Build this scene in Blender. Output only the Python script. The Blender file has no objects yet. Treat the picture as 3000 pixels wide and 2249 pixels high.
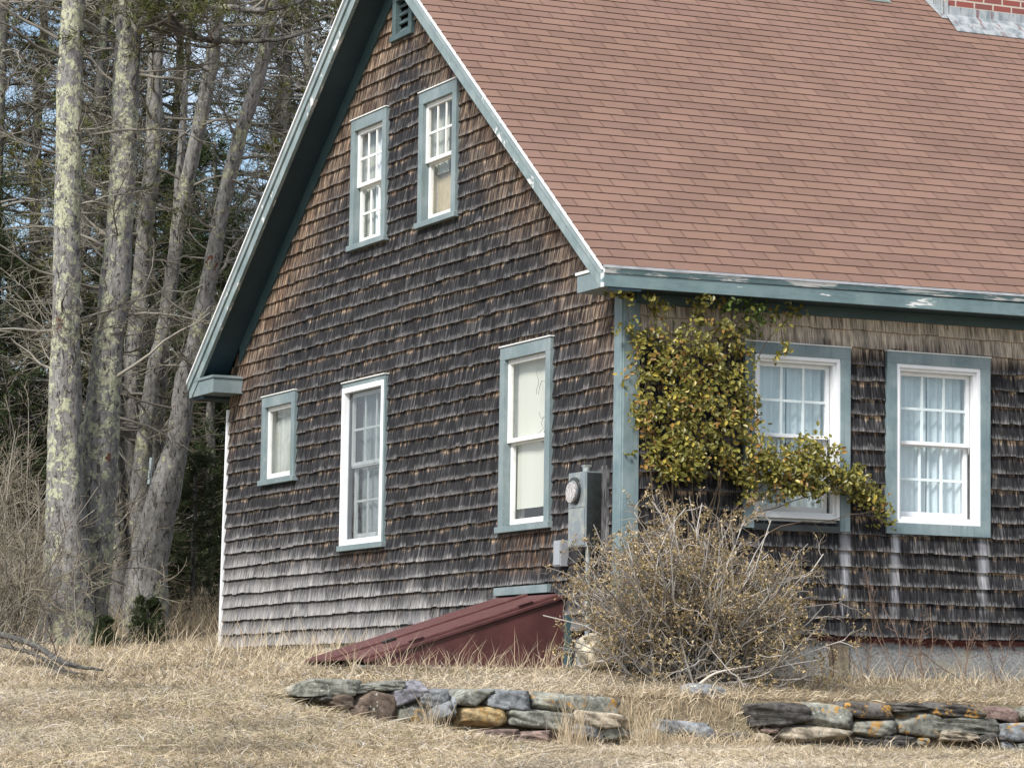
import bpy, math, random
import numpy as np
from mathutils import Matrix, Vector
rng = np.random.default_rng(7); random.seed(7)
S = bpy.context.scene; COL = S.collection
CAM = np.array([-10.96567, -21.87071, -1.08191])
RV = np.array([0.90776568, -0.41923537, 0.01425384]); UV_ = np.array([-0.05654414, -0.08862317, 0.994459]); FV = np.array([0.41564917, 0.90354172, 0.10415438])
PXF = 9689.0
# ------------------------------------------------------------------ materials
class NT:
    def __init__(s, name):
        s.m = bpy.data.materials.new(name); s.m.use_nodes = True; s.t = s.m.node_tree; s.t.nodes.clear()
        s.out = s.t.nodes.new('ShaderNodeOutputMaterial')
    def n(s, typ, **kw):
        nd = s.t.nodes.new(typ)
        for k, v in kw.items():
            if k in nd.inputs.keys(): s.set(nd.inputs[k], v)
            else: setattr(nd, k, v)
        return nd
    def set(s, inp, v):
        if isinstance(v, bpy.types.NodeSocket): s.t.links.new(v, inp)
        elif isinstance(v, bpy.types.Node): s.t.links.new(v.outputs[0], inp)
        else:
            if isinstance(v, (tuple, list)) and len(v) == 3 and inp.type == 'RGBA': v = (*v, 1)
            inp.default_value = v
    def math(s, op, a, b=0.0, c=None):
        nd = s.t.nodes.new('ShaderNodeMath'); nd.operation = op; s.set(nd.inputs[0], a); s.set(nd.inputs[1], b)
        if c is not None: s.set(nd.inputs[2], c)
        return nd.outputs[0]
    def mix(s, f, a, b, mode='MIX'):
        nd = s.t.nodes.new('ShaderNodeMix'); nd.data_type = 'RGBA'; nd.blend_type = mode
        s.set(nd.inputs[0], f); s.set(nd.inputs[6], a); s.set(nd.inputs[7], b); return nd.outputs[2]
    def ss(s, x, lo, hi, a=0.0, b=1.0):
        nd = s.t.nodes.new('ShaderNodeMapRange'); nd.interpolation_type = 'SMOOTHSTEP'
        for i, v in enumerate((x, lo, hi, a, b)): s.set(nd.inputs[i], v)
        return nd.outputs[0]
    def obj(s): return s.n('ShaderNodeTexCoord').outputs['Object']
    def sep(s, v):
        nd = s.n('ShaderNodeSeparateXYZ'); s.set(nd.inputs[0], v); return nd.outputs
    def comb(s, x, y, z):
        nd = s.n('ShaderNodeCombineXYZ'); s.set(nd.inputs[0], x); s.set(nd.inputs[1], y); s.set(nd.inputs[2], z); return nd.outputs[0]
    def noise(s, vec, scale=5, detail=4, rough=.55, dist=0):
        return s.n('ShaderNodeTexNoise', Vector=vec, Scale=scale, Detail=detail, Roughness=rough, Distortion=dist).outputs['Fac']
    def scale(s, vec, v):
        nd = s.n('ShaderNodeVectorMath', operation='MULTIPLY'); s.set(nd.inputs[0], vec); s.set(nd.inputs[1], v); return nd.outputs[0]
    def attr(s, name): return s.n('ShaderNodeAttribute', attribute_name=name)
    def bsdf(s, col, rough=.8, bump=None, bstr=.3, bdist=.01, **kw):
        b = s.n('ShaderNodeBsdfPrincipled'); s.set(b.inputs['Base Color'], col); s.set(b.inputs['Roughness'], rough)
        for k, v in kw.items(): s.set(b.inputs[k.replace('_', ' ')], v)
        if bump is not None:
            bn = s.n('ShaderNodeBump', Height=bump, Strength=bstr, Distance=bdist); s.set(b.inputs['Normal'], bn.outputs[0])
        s.t.links.new(b.outputs[0], s.out.inputs[0]); return s.m
M = {}
def mat_siding():
    g = NT('weathered_cedar'); a = g.attr('Col'); sp = g.n('ShaderNodeSeparateColor'); g.set(sp.inputs[0], a.outputs['Color'])
    r1, v, r2 = sp.outputs[0], sp.outputs[1], sp.outputs[2]
    P = g.sep(g.obj()); fr0 = g.ss(P[0], .08, .10); u = g.math('ADD', g.math('MULTIPLY', fr0, P[0]), g.math('MULTIPLY', g.math('SUBTRACT', 1.0, fr0), P[1])); z = P[2]
    uu = g.math('ADD', u, g.math('MULTIPLY', r1, 37.0))
    st = g.noise(g.comb(g.math('MULTIPLY', uu, 42.0), 0.0, g.math('MULTIPLY', z, 4.0)), 1, 4, .65)
    st2 = g.noise(g.comb(g.math('MULTIPLY', uu, 110.0), 3.0, g.math('MULTIPLY', z, 7.0)), 1, 2, .6)
    st3 = g.noise(g.comb(g.math('MULTIPLY', uu, 14.0), 7.0, g.math('MULTIPLY', z, 2.0)), 1, 3, .6)
    big = g.noise(g.comb(P[0], P[1], z), 1.1, 3, .6)
    vv = g.math('ADD', v, g.math('ADD', g.math('MULTIPLY', g.math('SUBTRACT', st, .5), 1.1), g.math('MULTIPLY', g.math('SUBTRACT', r2, .5), .22)))
    # zone masks (real wear patterns): silver low on the gable, tan under the rakes and the eaves
    front = g.ss(P[0], .02, .05)
    roofz = g.math('SUBTRACT', 5.82, g.math('MULTIPLY', g.math('ABSOLUTE', g.math('SUBTRACT', P[1], 4.29)), .7606))
    drake = g.math('SUBTRACT', roofz, z)
    n1 = g.math('MULTIPLY', g.math('SUBTRACT', big, .5), 1.2)
    rake = g.math('MULTIPLY', g.ss(g.math('ADD', drake, n1), .25, 1.5, 1.0, 0.0), g.math('SUBTRACT', 1.0, front))
    eave = g.math('MULTIPLY', g.ss(g.math('ADD', z, g.math('MULTIPLY', n1, .35)), 1.72, 1.95), front)
    low = g.math('MULTIPLY', g.ss(g.math('ADD', z, g.math('ADD', n1, g.math('MULTIPLY', g.math('SUBTRACT', 6.0, P[1]), .12))), -.1, .85, 1.0, 0.0), g.math('SUBTRACT', 1.0, front))
    tanz = g.math('MAXIMUM', rake, eave)
    def box(y0, y1, z0, z1, s=.06):
        c = P[1]
        return g.math('MULTIPLY', g.math('MULTIPLY', g.ss(c, y0 - s, y0 + s), g.ss(c, y1 - s, y1 + s, 1, 0)), g.math('MULTIPLY', g.ss(z, z0 - .03, z0 + .1), g.ss(z, z1 - .01, z1 + .01, 1, 0)))
    gab = g.math('SUBTRACT', 1.0, front)
    rust = g.math('MULTIPLY', g.math('MAXIMUM', box(4.55, 5.55, .3, .47), box(1.2, 2.15, .12, .48)), gab)
    dark = g.mix(g.ss(st2,.3,.7), (.004, .004, .005), (.020, .0195, .0215)); dark = g.mix(g.ss(st3, .45, .7), dark, g.mix(g.ss(st2,.35,.65), (.007, .007, .009), (.105, .102, .104)))
    silver = g.mix(g.ss(st2,.3,.7), (.075, .073, .074), (.47, .46, .45)); silver = g.mix(g.ss(st3, .5, .75), silver, (.44, .42, .41))
    tan = g.mix(g.ss(st2,.3,.7), (.22, .13, .07), (.74, .57, .40)); rustc = g.mix(st, (.10, .035, .015), (.38, .19, .09))
    tan = g.mix(g.ss(g.noise(g.obj(), 3.0, 3), .5, .62), tan, g.mix(.5, tan, rustc))
    lth = g.math('MULTIPLY', low, .2); base = g.mix(g.ss(g.math('ADD', st, lth), .49, .72), dark, silver)
    hi = g.math('MULTIPLY', g.ss(vv, .03, .20, .85, 0.0), g.math('ADD', .40, g.math('MULTIPLY', low, .60)))                        # pale worn butt
    hi = g.math('MULTIPLY', hi, g.ss(st2, .35, .6, .3, 1.0))
    topm = g.ss(vv, .70, .94)                               # protected top keeps its colour
    mid = g.math('MULTIPLY', g.ss(vv, .0, .3), .80)
    midsil = g.math('MULTIPLY', mid, g.math('SUBTRACT', 1.0, g.math('MULTIPLY', low, g.ss(vv, .25, .75, .95, .25))))
    c = g.mix(midsil, base, dark); c = g.mix(hi, c, silver)
    tm = g.math('MULTIPLY', topm, g.math('SUBTRACT', .85, g.math('MULTIPLY', low, .80)))
    tm = g.math('MULTIPLY', tm, g.ss(st3, .43, .60, .10, 1.0))
    c = g.mix(tm, c, tan)
    dk = g.math('MULTIPLY', low, g.ss(vv, .8, 1.05)); c = g.mix(g.math('MULTIPLY', dk, .8), c, (.02, .02, .02))
    tan = g.mix(g.math('MULTIPLY', eave, .7), tan, g.mix(g.ss(st2, .3, .7), (.40, .34, .27), (.80, .74, .64))); tmix = g.mix(g.ss(g.math('ADD', st, g.math('MULTIPLY', eave, .14)), .42, .62), g.mix(.18, dark, rustc), tan); c = g.mix(g.math('MULTIPLY', tanz, g.math('ADD', g.ss(st3, .3, .6, .20, .85), g.math('MULTIPLY', eave, .15))), c, tmix)
    c = g.mix(g.math('MULTIPLY', rust, g.ss(st, .35, .6, .15, .7)), c, g.mix(g.ss(st, .45, .7), (.012, .01, .01), g.mix(.4, rustc, tan)))
    # pale runs washed down below the front window corners
    def run(x0, w, zt):
        d = g.math('ABSOLUTE', g.math('SUBTRACT', P[0], g.math('ADD', x0, g.math('MULTIPLY', g.math('SUBTRACT', st3, .5), .05))))
        return g.math('MULTIPLY', g.math('MULTIPLY', g.ss(d, w * .2, w * 1.2, 1, 0), g.ss(g.math('ADD', z, g.math('MULTIPLY', g.math('SUBTRACT', st, .5), 1.6)), -.3, .35)), g.ss(z, zt - .01, zt + .02, 1, 0))
    runs = g.math('MULTIPLY', g.math('MAXIMUM', run(1.915, .05, .47), g.math('MAXIMUM', run(2.36, .045, .47), run(3.16, .055, .47))), front)
    c = g.mix(g.math('MULTIPLY', runs, g.math('ADD', .3, g.math('MULTIPLY', r2, .45))), c, (.52, .53, .56))
    c = g.mix(1.0, c, g.mix(r1, (.78, .78, .80), (1.12, 1.10, 1.08)), 'MULTIPLY')
    hgt = g.math('ADD', g.math('MULTIPLY', st, .6), g.math('MULTIPLY', st2, .5))
    M['siding'] = g.bsdf(c, .88, hgt, .5, .004, Specular_IOR_Level=.25)
mat_siding()
def simple(name, col, rough=.8, nscale=0, amt=.25, bump=0, **kw):
    g = NT(name); c = col
    if nscale:
        nz = g.noise(g.obj(), nscale, 5, .6); k = tuple(x * (1 - amt) for x in col); h = tuple(min(1, x * (1 + amt)) for x in col)
        c = g.mix(g.ss(nz, .3, .7), k, h)
        return g.bsdf(c, rough, nz if bump else None, bump, .004, **kw)
    return g.bsdf(c, rough, **kw)
def paint(name, col, col2, peel=.0, peelcol=(.72, .72, .70), grain=(8, 8, 60), rough=.55):
    g = NT(name); o = g.obj(); n1 = g.noise(g.scale(o, (3.0, 3.0, 3.0)), 1, 5, .65); gr = g.noise(g.scale(o, tuple(grain)), 1, 4, .6)
    c = g.mix(g.ss(n1, .35, .7), col, col2); c = g.mix(g.math('MULTIPLY', g.ss(gr, .5, .7), .35), c, tuple(x * .62 for x in col))
    n2 = g.noise(g.scale(o, tuple(q * .55 for q in grain)), 1, 6, .7, .5); n3 = g.noise(o, 2.3, 3, .6)
    if peel > 0:
        pm = g.ss(g.math('ADD', n2, g.math('MULTIPLY', g.math('SUBTRACT', n3, .5), .6)), .78 - peel * .4, .82 - peel * .4)
        c = g.mix(pm, c, g.mix(gr, peelcol, tuple(q * .8 for q in peelcol)))
        h = g.math('SUBTRACT', g.math('MULTIPLY', gr, .5), pm)
    else: h = gr
    return g.bsdf(c, rough, h, .35, .002)
TE, TE2 = (.115, .175, .185), (.175, .245, .250)
M['teal_x'] = paint('teal_paint_rake', (.17, .225, .23), (.26, .315, .315), .45, grain=(30, 9, 9))
M['teal_e'] = paint('teal_paint_eave', TE, TE2, .28, grain=(6, 30, 45))
M['teal_v'] = paint('teal_paint_upright', (.135, .195, .21), (.24, .30, .31), .22, (.42, .46, .47), grain=(45, 45, 3))
M['teal_c'] = paint('teal_paint_casing', (.155, .205, .212), (.235, .28, .288), .10, (.5, .5, .5), grain=(40, 40, 8))
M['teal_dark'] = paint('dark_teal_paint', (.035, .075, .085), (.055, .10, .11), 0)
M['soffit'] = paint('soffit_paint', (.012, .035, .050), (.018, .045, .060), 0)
M['crown_white'] = paint('peeling_white_crown', (.62, .64, .64), (.75, .76, .75), .55, (.16, .24, .26), grain=(5, 30, 60))
M['crown_teal'] = paint('peeling_teal_crown', (.11, .19, .21), (.17, .25, .27), .62, (.72, .72, .70), grain=(4, 20, 70))
M['rake_crown'] = paint('peeling_rake_crown', (.20, .255, .265), (.30, .35, .35), .34, (.66, .68, .68), grain=(20, 5, 6))
M['white'] = paint('old_white_paint', (.70, .70, .67), (.78, .78, .75), .12, (.42, .38, .34), grain=(40, 40, 10))
M['whitenew'] = simple('white_window_paint', (.80, .81, .82), .35, 6, .04)
M['muntin'] = simple('muntin_white', (.72, .80, .80), .5)
M['drip'] = simple('drip_edge_metal', (.24, .245, .25), .5, 9, .2)
M['dark'] = simple('black_gap', (.012, .011, .010), .95)
M['room'] = simple('room_interior', (.05, .048, .045), .9, 2, .4)
M['tanwall'] = simple('tan_blind', (.40, .33, .21), .8, 14, .12)
M['grayscreen'] = simple('storm_frame', (.10, .115, .125), .6)
M['reddish'] = simple('rust_red_sill', (.085, .022, .018), .8, 14, .5)
def curtain(name, c1, c2, f=60.0):
    g = NT(name); P = g.sep(g.obj()); u = g.math('ADD', P[0], P[1])
    n = g.noise(g.comb(g.math('MULTIPLY', u, f * .5), 0.0, g.math('MULTIPLY', P[2], 1.5)), 1, 3, .5)
    d = g.n('ShaderNodeBsdfDiffuse', Color=g.mix(n, c1, c2)); t = g.n('ShaderNodeBsdfTranslucent', Color=c2); mx = g.n('ShaderNodeMixShader'); mx.inputs[0].default_value = .25
    g.t.links.new(d.outputs[0], mx.inputs[1]); g.t.links.new(t.outputs[0], mx.inputs[2]); g.t.links.new(mx.outputs[0], g.out.inputs[0]); return g.m
M['curtain'] = curtain('white_curtain', (.66, .72, .76), (.92, .94, .95)); M['curtain_gray'] = curtain('grey_curtain', (.34, .37, .36), (.56, .58, .55)); M['curtain_green'] = curtain('pale_curtain', (.30, .32, .28), (.60, .62, .55))
M['shade'] = curtain('cream_shade', (.62, .63, .54), (.74, .75, .66), 12)
def glass(name, tint=(.97, .98, .98), f0=.045):
    g = NT(name); tr = g.n('ShaderNodeBsdfTransparent', Color=tint); gl = g.n('ShaderNodeBsdfGlossy', Roughness=.02, Color=(.95, .97, 1))
    lw = g.n('ShaderNodeLayerWeight', Blend=.5).outputs['Facing']; fr = g.math('ADD', f0, g.math('MULTIPLY', g.math('POWER', lw, 5.0), 1 - f0))
    mx = g.n('ShaderNodeMixShader'); g.set(mx.inputs[0], fr); g.t.links.new(tr.outputs[0], mx.inputs[1]); g.t.links.new(gl.outputs[0], mx.inputs[2]); g.t.links.new(mx.outputs[0], g.out.inputs[0]); return g.m
M['screen'] = glass('storm_screen_glass', (.62, .65, .66), .03); M['glass'] = glass('window_glass'); M['glassfront'] = glass('double_glazing', (.93, .99, 1), .17)
def mat_roof():
    g = NT('red_asphalt_shingle'); a = g.attr('Col'); sp = g.n('ShaderNodeSeparateColor'); g.set(sp.inputs[0], a.outputs['Color']); r = sp.outputs[0]
    c = g.mix(r, (.170, .104, .080), (.212, .130, .096)); gr = g.noise(g.obj(), 420, 2, .7); sm = g.noise(g.obj(), 1.3, 4, .6); md = g.noise(g.scale(g.obj(), (9, 9, 3)), 1, 3)
    c = g.mix(g.math('MULTIPLY', g.ss(sm, .4, .65), .35), c, (.245, .15, .12)); c = g.mix(g.math('MULTIPLY', g.ss(md, .5, .75), .2), c, (.16, .096, .082))
    c = g.mix(1.0, c, g.mix(gr, (.80, .80, .82), (1.20, 1.19, 1.17)), 'MULTIPLY')
    M['roof'] = g.bsdf(c, .95, gr, .5, .003, Specular_IOR_Level=.2)
mat_roof()
M['roofedge'] = simple('shingle_cut_edge', (.035, .018, .018), .95)
def mat_brick():
    g = NT('red_brick'); P = g.sep(g.obj()); b = g.n('ShaderNodeTexBrick', Color1=(.27, .055, .045), Color2=(.17, .06, .055), Mortar=(.55, .50, .42), Scale=1.0)
    g.set(b.inputs['Vector'], g.comb(g.math('ADD', P[0], P[1]), P[2], 0.0)); b.inputs['Brick Width'].default_value = .205; b.inputs['Row Height'].default_value = .066; b.inputs['Mortar Size'].default_value = .008; b.inputs['Mortar Smooth'].default_value = .1; b.inputs['Bias'].default_value = -.3
    nz = g.noise(g.obj(), 30, 5, .7); c = g.mix(g.math('MULTIPLY', nz, .4), b.outputs[0], (.22, .12, .10)); M['brick'] = g.bsdf(c, .9, g.math('SUBTRACT', g.math('MULTIPLY', nz, .3), b.outputs['Fac']), .6, .006)
mat_brick()
def mat_flash():
    g = NT('lead_flashing'); n = g.noise(g.scale(g.obj(), (14, 14, 3)), 1, 5, .7); c = g.mix(g.ss(n, .35, .6), (.18, .215, .23), (.40, .425, .43)); c = g.mix(g.ss(g.noise(g.scale(g.obj(), (20, 5, 5)), 1, 3), .6, .68), c, (.22, .15, .15))
    M['flash'] = g.bsdf(c, .55, n, .3, .004, Metallic=.2)
mat_flash()
def mat_conc():
    g = NT('rough_concrete'); n = g.noise(g.obj(), 45, 5, .75); n2 = g.noise(g.obj(), 3, 4, .6); z = g.sep(g.obj())[2]
    c = g.mix(g.ss(n, .3, .7), (.12, .125, .125), (.34, .345, .34)); c = g.mix(g.ss(n2, .5, .72), c, (.30, .27, .20))
    red = g.ss(g.math('ADD', z, g.math('MULTIPLY', g.math('SUBTRACT', g.noise(g.obj(), 12, 4), .5), .16)), -.40, -.365); c = g.mix(red, c, (.10, .030, .024))
    M['conc'] = g.bsdf(c, .95, n, .8, .008)
mat_conc()
def mat_stone(name, base, wl, ol, lay=0):
    g = NT(name); o = g.n('ShaderNodeTexCoord').outputs['Object']; rnd = g.n('ShaderNodeObjectInfo').outputs['Random']
    ov = g.n('ShaderNodeVectorMath', operation='ADD'); g.set(ov.inputs[0], o); g.set(ov.inputs[1], g.comb(g.math('MULTIPLY', rnd, 50.0), 0.0, 0.0)); o = ov.outputs[0]
    n = g.noise(o, 22, 6, .7); n2 = g.noise(o, 6, 4, .6); hf = g.noise(o, 130, 3, .7)
    dk = tuple(x * .16 for x in base); lt = tuple(min(1, x * 1.7) for x in base)
    c = g.mix(g.ss(n, .36, .60), dk, base); c = g.mix(g.ss(n2, .5, .66), c, lt); c = g.mix(g.math('MULTIPLY', hf, .4), c, lt)
    h = g.math('ADD', g.math('MULTIPLY', n, .7), g.math('MULTIPLY', hf, .35))
    if lay:
        w = g.noise(g.scale(o, (5, 5, 38)), 1, 4, .7); c = g.mix(g.ss(w, .45, .6), c, tuple(x * .3 for x in base)); h = g.math('ADD', h, w)
    vor = g.noise(o, 16, 5, .75, .8)
    if wl: c = g.mix(g.ss(vor, .60, .64), c, (.50, .52, .44))
    if ol: c = g.mix(g.ss(g.noise(g.scale(o, (1, 1, 1)), 9, 6, .8, .6), .545, .59), c, g.mix(hf, (.30, .14, .03), (.52, .31, .08)))
    m = g.bsdf(c, .93, h, .9, .012); return m
SC = {'g': (.19, .19, .16), 'd': (.095, .088, .08), 'b': (.13, .095, .072), 's': (.19, .20, .208), 'p': (.21, .205, .225), 'o': (.36, .27, .14), 't': (.33, .28, .21), 'r': (.20, .14, .12)}
def stone_mat(c, l, shp):
    k = ('stone', c, l, shp == 'lay')
    if k not in M: M[k] = mat_stone('stone_%s' % {'g': 'olive', 'd': 'dark', 'b': 'brown', 's': 'slate', 'p': 'pale', 'o': 'ochre', 't': 'tan', 'r': 'russet'}[c], SC[c], 'w' in l, 'o' in l or 'y' in l, shp == 'lay')
    return M[k]
def mat_bark(name, lich, lc=(.57, .58, .40), base=((.07, .066, .060), (.26, .25, .24)), zfade=True):
    g = NT(name); o = g.obj(); P = g.sep(o); st = g.noise(g.scale(o, (20, 20, 9)), 1, 6, .78, .4); hf = g.noise(g.scale(o, (60, 60, 30)), 1, 4, .7)
    c = g.mix(g.ss(st, .36, .62), base[0], base[1]); c = g.mix(g.math('MULTIPLY', hf, .5), c, tuple(x * 1.25 for x in base[1]))
    crack = g.ss(g.noise(g.scale(o, (24, 24, 7)), 1, 4, .75, .8), .36, .45); c = g.mix(crack, tuple(x * .6 for x in base[0]), c)
    ln = g.math('ADD', g.math('MULTIPLY', g.noise(o, 11, 4, .6, .3), .6), g.math('MULTIPLY', g.noise(o, 34, 4, .7), .4)); side = g.noise(o, 1.1, 3, .6); lm = g.ss(g.math('ADD', ln, g.math('MULTIPLY', g.math('SUBTRACT', side, .5), .40)), .618 - lich * .10, .634 - lich * .10)
    c = g.mix(g.math('MULTIPLY', lm, .92), c, g.mix(g.ss(hf, .3, .7), tuple(x * .55 for x in lc), lc))
    l2 = g.ss(g.noise(o, 19, 5, .8), .62, .66); c = g.mix(g.math('MULTIPLY', l2, .7), c, (.40, .42, .40))
    red = g.ss(g.noise(g.scale(o, (3, 3, 3)), 1, 3, .5), .72, .75); c = g.mix(red, c, (.12, .05, .03))
    return g.bsdf(c, .95, g.math('ADD', g.math('ADD', g.math('MULTIPLY', st, .8), g.math('MULTIPLY', lm, .25)), g.math('MULTIPLY', crack, .5)), 1.0, .02)
M['bark_l'] = mat_bark('lichen_bark', 1.0); M['bark_m'] = mat_bark('smooth_grey_bark', .55, (.50, .50, .32), ((.075, .07, .063), (.27, .26, .245))); M['bark_bg'] = mat_bark('far_bark', .7, (.30, .31, .22), ((.035, .032, .027), (.115, .108, .098)))
def mat_col(name, rough=.8, trans=0.0, spec=.2, var=0):
    g = NT(name); a = g.attr('Col').outputs['Color']
    if var: a = g.mix(1.0, a, g.mix(g.noise(g.obj(), var, 3), (.6, .6, .6), (1.4, 1.4, 1.4)), 'MULTIPLY')
    if trans:
        d = g.n('ShaderNodeBsdfPrincipled', Roughness=rough); g.set(d.inputs['Base Color'], a); d.inputs['Specular IOR Level'].default_value = spec
        t = g.n('ShaderNodeBsdfTranslucent'); g.set(t.inputs[0], a); mx = g.n('ShaderNodeMixShader'); mx.inputs[0].default_value = trans
        g.t.links.new(d.outputs[0], mx.inputs[1]); g.t.links.new(t.outputs[0], mx.inputs[2]); g.t.links.new(mx.outputs[0], g.out.inputs[0]); return g.m
    return g.bsdf(a, rough, Specular_IOR_Level=spec)
M['grass'] = mat_col('dry_grass_blades', .8, .2); M['leaf'] = mat_col('vine_leaves', .42, .2, .5); M['needle'] = mat_col('needles', .7, .1); M['twig'] = mat_col('twigs', .9); M['bud'] = mat_col('dry_leaves', .7, .25)
def mat_ground():
    g = NT('matted_dry_grass'); o = g.obj(); n = g.noise(g.scale(o, (30, 14, 20)), 1, 6, .75, .6); n2 = g.noise(o, 1.4, 4, .6); n3 = g.noise(o, 90, 3, .7)
    c = g.mix(g.ss(n, .3, .7), (.06, .042, .024), (.30, .23, .14)); c = g.mix(g.ss(n2, .5, .7), c, (.17, .15, .09)); c = g.mix(g.math('MULTIPLY', n3, .25), c, (.42, .35, .22))
    M['ground'] = g.bsdf(c, .95, n, 1.0, .03)
mat_ground()
M['bulk'] = simple('maroon_metal_paint', (.085, .032, .031), .42, 5, .22, .15, Specular_IOR_Level=.5)
def mat_bulkdoor():
    g = NT('worn_maroon_door_paint'); n = g.noise(g.scale(g.obj(), (6, 25, 25)), 1, 5, .75); n2 = g.noise(g.obj(), 40, 3, .7); c = g.mix(g.ss(n, .3, .7), (.085, .034, .032), (.15, .062, .055)); c = g.mix(g.ss(n2, .66, .72), c, (.38, .28, .22))
    M['bulkdoor'] = g.bsdf(c, .5, n, .3, .004)
mat_bulkdoor()
def mat_galv():
    g = NT('galvanised_steel'); n = g.noise(g.obj(), 9, 4, .6); c = g.mix(g.ss(n, .4, .65), (.30, .34, .36), (.46, .47, .42)); M['galv'] = g.bsdf(c, .38, n, .1, .002, Metallic=.65)
mat_galv()
M['meterglass'] = simple('meter_face', (.36, .34, .33), .15, 60, .6)
M['blackbox'] = simple('black_parts_and_side_shade', (.02, .022, .022), .25, 8, .4)  # black for small parts, and for shade painted on the meter box side
M['tealplastic'] = simple('grey_green_tag', (.42, .48, .47), .6)
# ------------------------------------------------------------------ mesh helpers
def setp(o, label=None, cat=None, group=None, kind=None):
    for k, v in (('label', label), ('category', cat), ('group', group), ('kind', kind)):
        if v: o[k] = v
    return o
def mesh_np(name, V, loops, sizes, mats, parent=None, col=None, smooth=False, midx=None, loc=None):
    me = bpy.data.meshes.new(name); V = np.asarray(V, np.float32).reshape(-1, 3); loops = np.asarray(loops, np.int32).ravel(); sizes = np.asarray(sizes, np.int32)
    if loc is not None: V = V - np.asarray(loc, np.float32)
    me.vertices.add(len(V)); me.vertices.foreach_set('co', V.ravel()); me.loops.add(len(loops)); me.loops.foreach_set('vertex_index', loops)
    me.polygons.add(len(sizes)); st = np.concatenate([[0], np.cumsum(sizes)[:-1]]).astype(np.int32); me.polygons.foreach_set('loop_start', st); me.polygons.foreach_set('loop_total', sizes)
    if not isinstance(mats, (list, tuple)): mats = [mats]
    for m in mats: me.materials.append(m)
    if midx is not None: me.polygons.foreach_set('material_index', np.asarray(midx, np.int32))
    me.update(calc_edges=True)
    me.polygons.foreach_set('use_smooth', np.full(len(sizes), bool(smooth)))
    if col is not None:
        a = me.color_attributes.new('Col', 'FLOAT_COLOR', 'POINT'); c = np.asarray(col, np.float32)
        if c.shape[1] == 3: c = np.concatenate([c, np.ones((len(c), 1), np.float32)], 1)
        a.data.foreach_set('color', c.ravel())
    me.validate(); o = bpy.data.objects.new(name, me); COL.objects.link(o)
    if loc is not None: o.location = loc
    if parent: o.parent = parent
    return o
def empty(name, loc=(0, 0, 0), **kw):
    o = bpy.data.objects.new(name, None); COL.objects.link(o); o.location = loc; o.empty_display_size = .1; return setp(o, **kw)
class MB:
    def __init__(s): s.v = []; s.f = []; s.c = []
    def poly(s, pts, col=None):
        i = len(s.v); s.v += [tuple(p) for p in pts]; s.f.append(list(range(i, i + len(pts)))); s.c += [col or (.5, .5, .5)] * len(pts)
    def prism(s, A, B):   # two matching rings
        n = len(A); i = len(s.v); s.v += [tuple(p) for p in A] + [tuple(p) for p in B]; s.c += [(.5, .5, .5)] * (2 * n)
        s.f.append([i + k for k in range(n)][::-1]); s.f.append([i + n + k for k in range(n)])
        for k in range(n): s.f.append([i + k, i + (k + 1) % n, i + n + (k + 1) % n, i + n + k])
    def box(s, x0, x1, y0, y1, z0, z1): s.prism([(x0, y0, z0), (x1, y0, z0), (x1, y1, z0), (x0, y1, z0)], [(x0, y0, z1), (x1, y0, z1), (x1, y1, z1), (x0, y1, z1)])
    def wbox(s, w, a0, a1, o0, o1, z0, z1):   # box in wall coordinates: along, outward, up
        if w == 'g': s.box(-o1, -o0, a0, a1, z0, z1)
        else: s.box(a0, a1, -o1, -o0, z0, z1)
    def build(s, name, mat, parent=None, bevel=0, col=False, smooth=False):
        L = [i for f in s.f for i in f]
        o = mesh_np(name, s.v, L, [len(f) for f in s.f], mat, parent, s.c if col else None, smooth)
        if bevel:
            b = o.modifiers.new('bevel', 'BEVEL'); b.width = bevel; b.segments = 2; b.limit_method = 'ANGLE'
        return o
def tubes(P, R, sides=5, cap=False):
    """P[m,n,3], R[m,n] -> V, loops, sizes"""
    P = np.asarray(P, float); R = np.asarray(R, float); m, n, _ = P.shape
    T = np.gradient(P, axis=1); T /= np.linalg.norm(T, axis=2, keepdims=True) + 1e-9
    ref = np.where(np.abs(T[..., 2:3]) > .9, np.array([1., 0, 0]), np.array([0., 0, 1])); ref = np.broadcast_to(ref[:, :1], T.shape)
    X = np.cross(T, ref); X /= np.linalg.norm(X, axis=2, keepdims=True) + 1e-9; Y = np.cross(T, X)
    a = np.arange(sides) * 2 * np.pi / sides
    V = P[:, :, None] + R[:, :, None, None] * (np.cos(a)[None, None, :, None] * X[:, :, None] + np.sin(a)[None, None, :, None] * Y[:, :, None])
    idx = np.arange(m * n * sides).reshape(m, n, sides); A = idx[:, :-1]; B = idx[:, 1:]
    F = np.stack([A, np.roll(A, -1, 2), np.roll(B, -1, 2), B], -1).reshape(-1, 4)
    return V.reshape(-1, 3), F
def tube_obj(name, groups, mat, parent=None, cols=None, loc=None):
    Vs, Fs, Cs, o = [], [], [], 0
    for gi, (P, R, s) in enumerate(groups):
        if len(P) == 0: continue
        V, F = tubes(P, R, s); Vs.append(V); Fs.append(F + o); o += len(V)
        if cols is not None:
            c = np.asarray(cols[gi]); m = len(P); k = len(V) // m
            c = np.broadcast_to(c, (m, 3)) if c.ndim == 1 else c
            Cs.append(np.repeat(c, k, 0))
    V = np.concatenate(Vs); F = np.concatenate(Fs)
    return mesh_np(name, V, F, np.full(len(F), 4), mat, parent, np.concatenate(Cs) if cols is not None else None, True, loc=loc)
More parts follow.
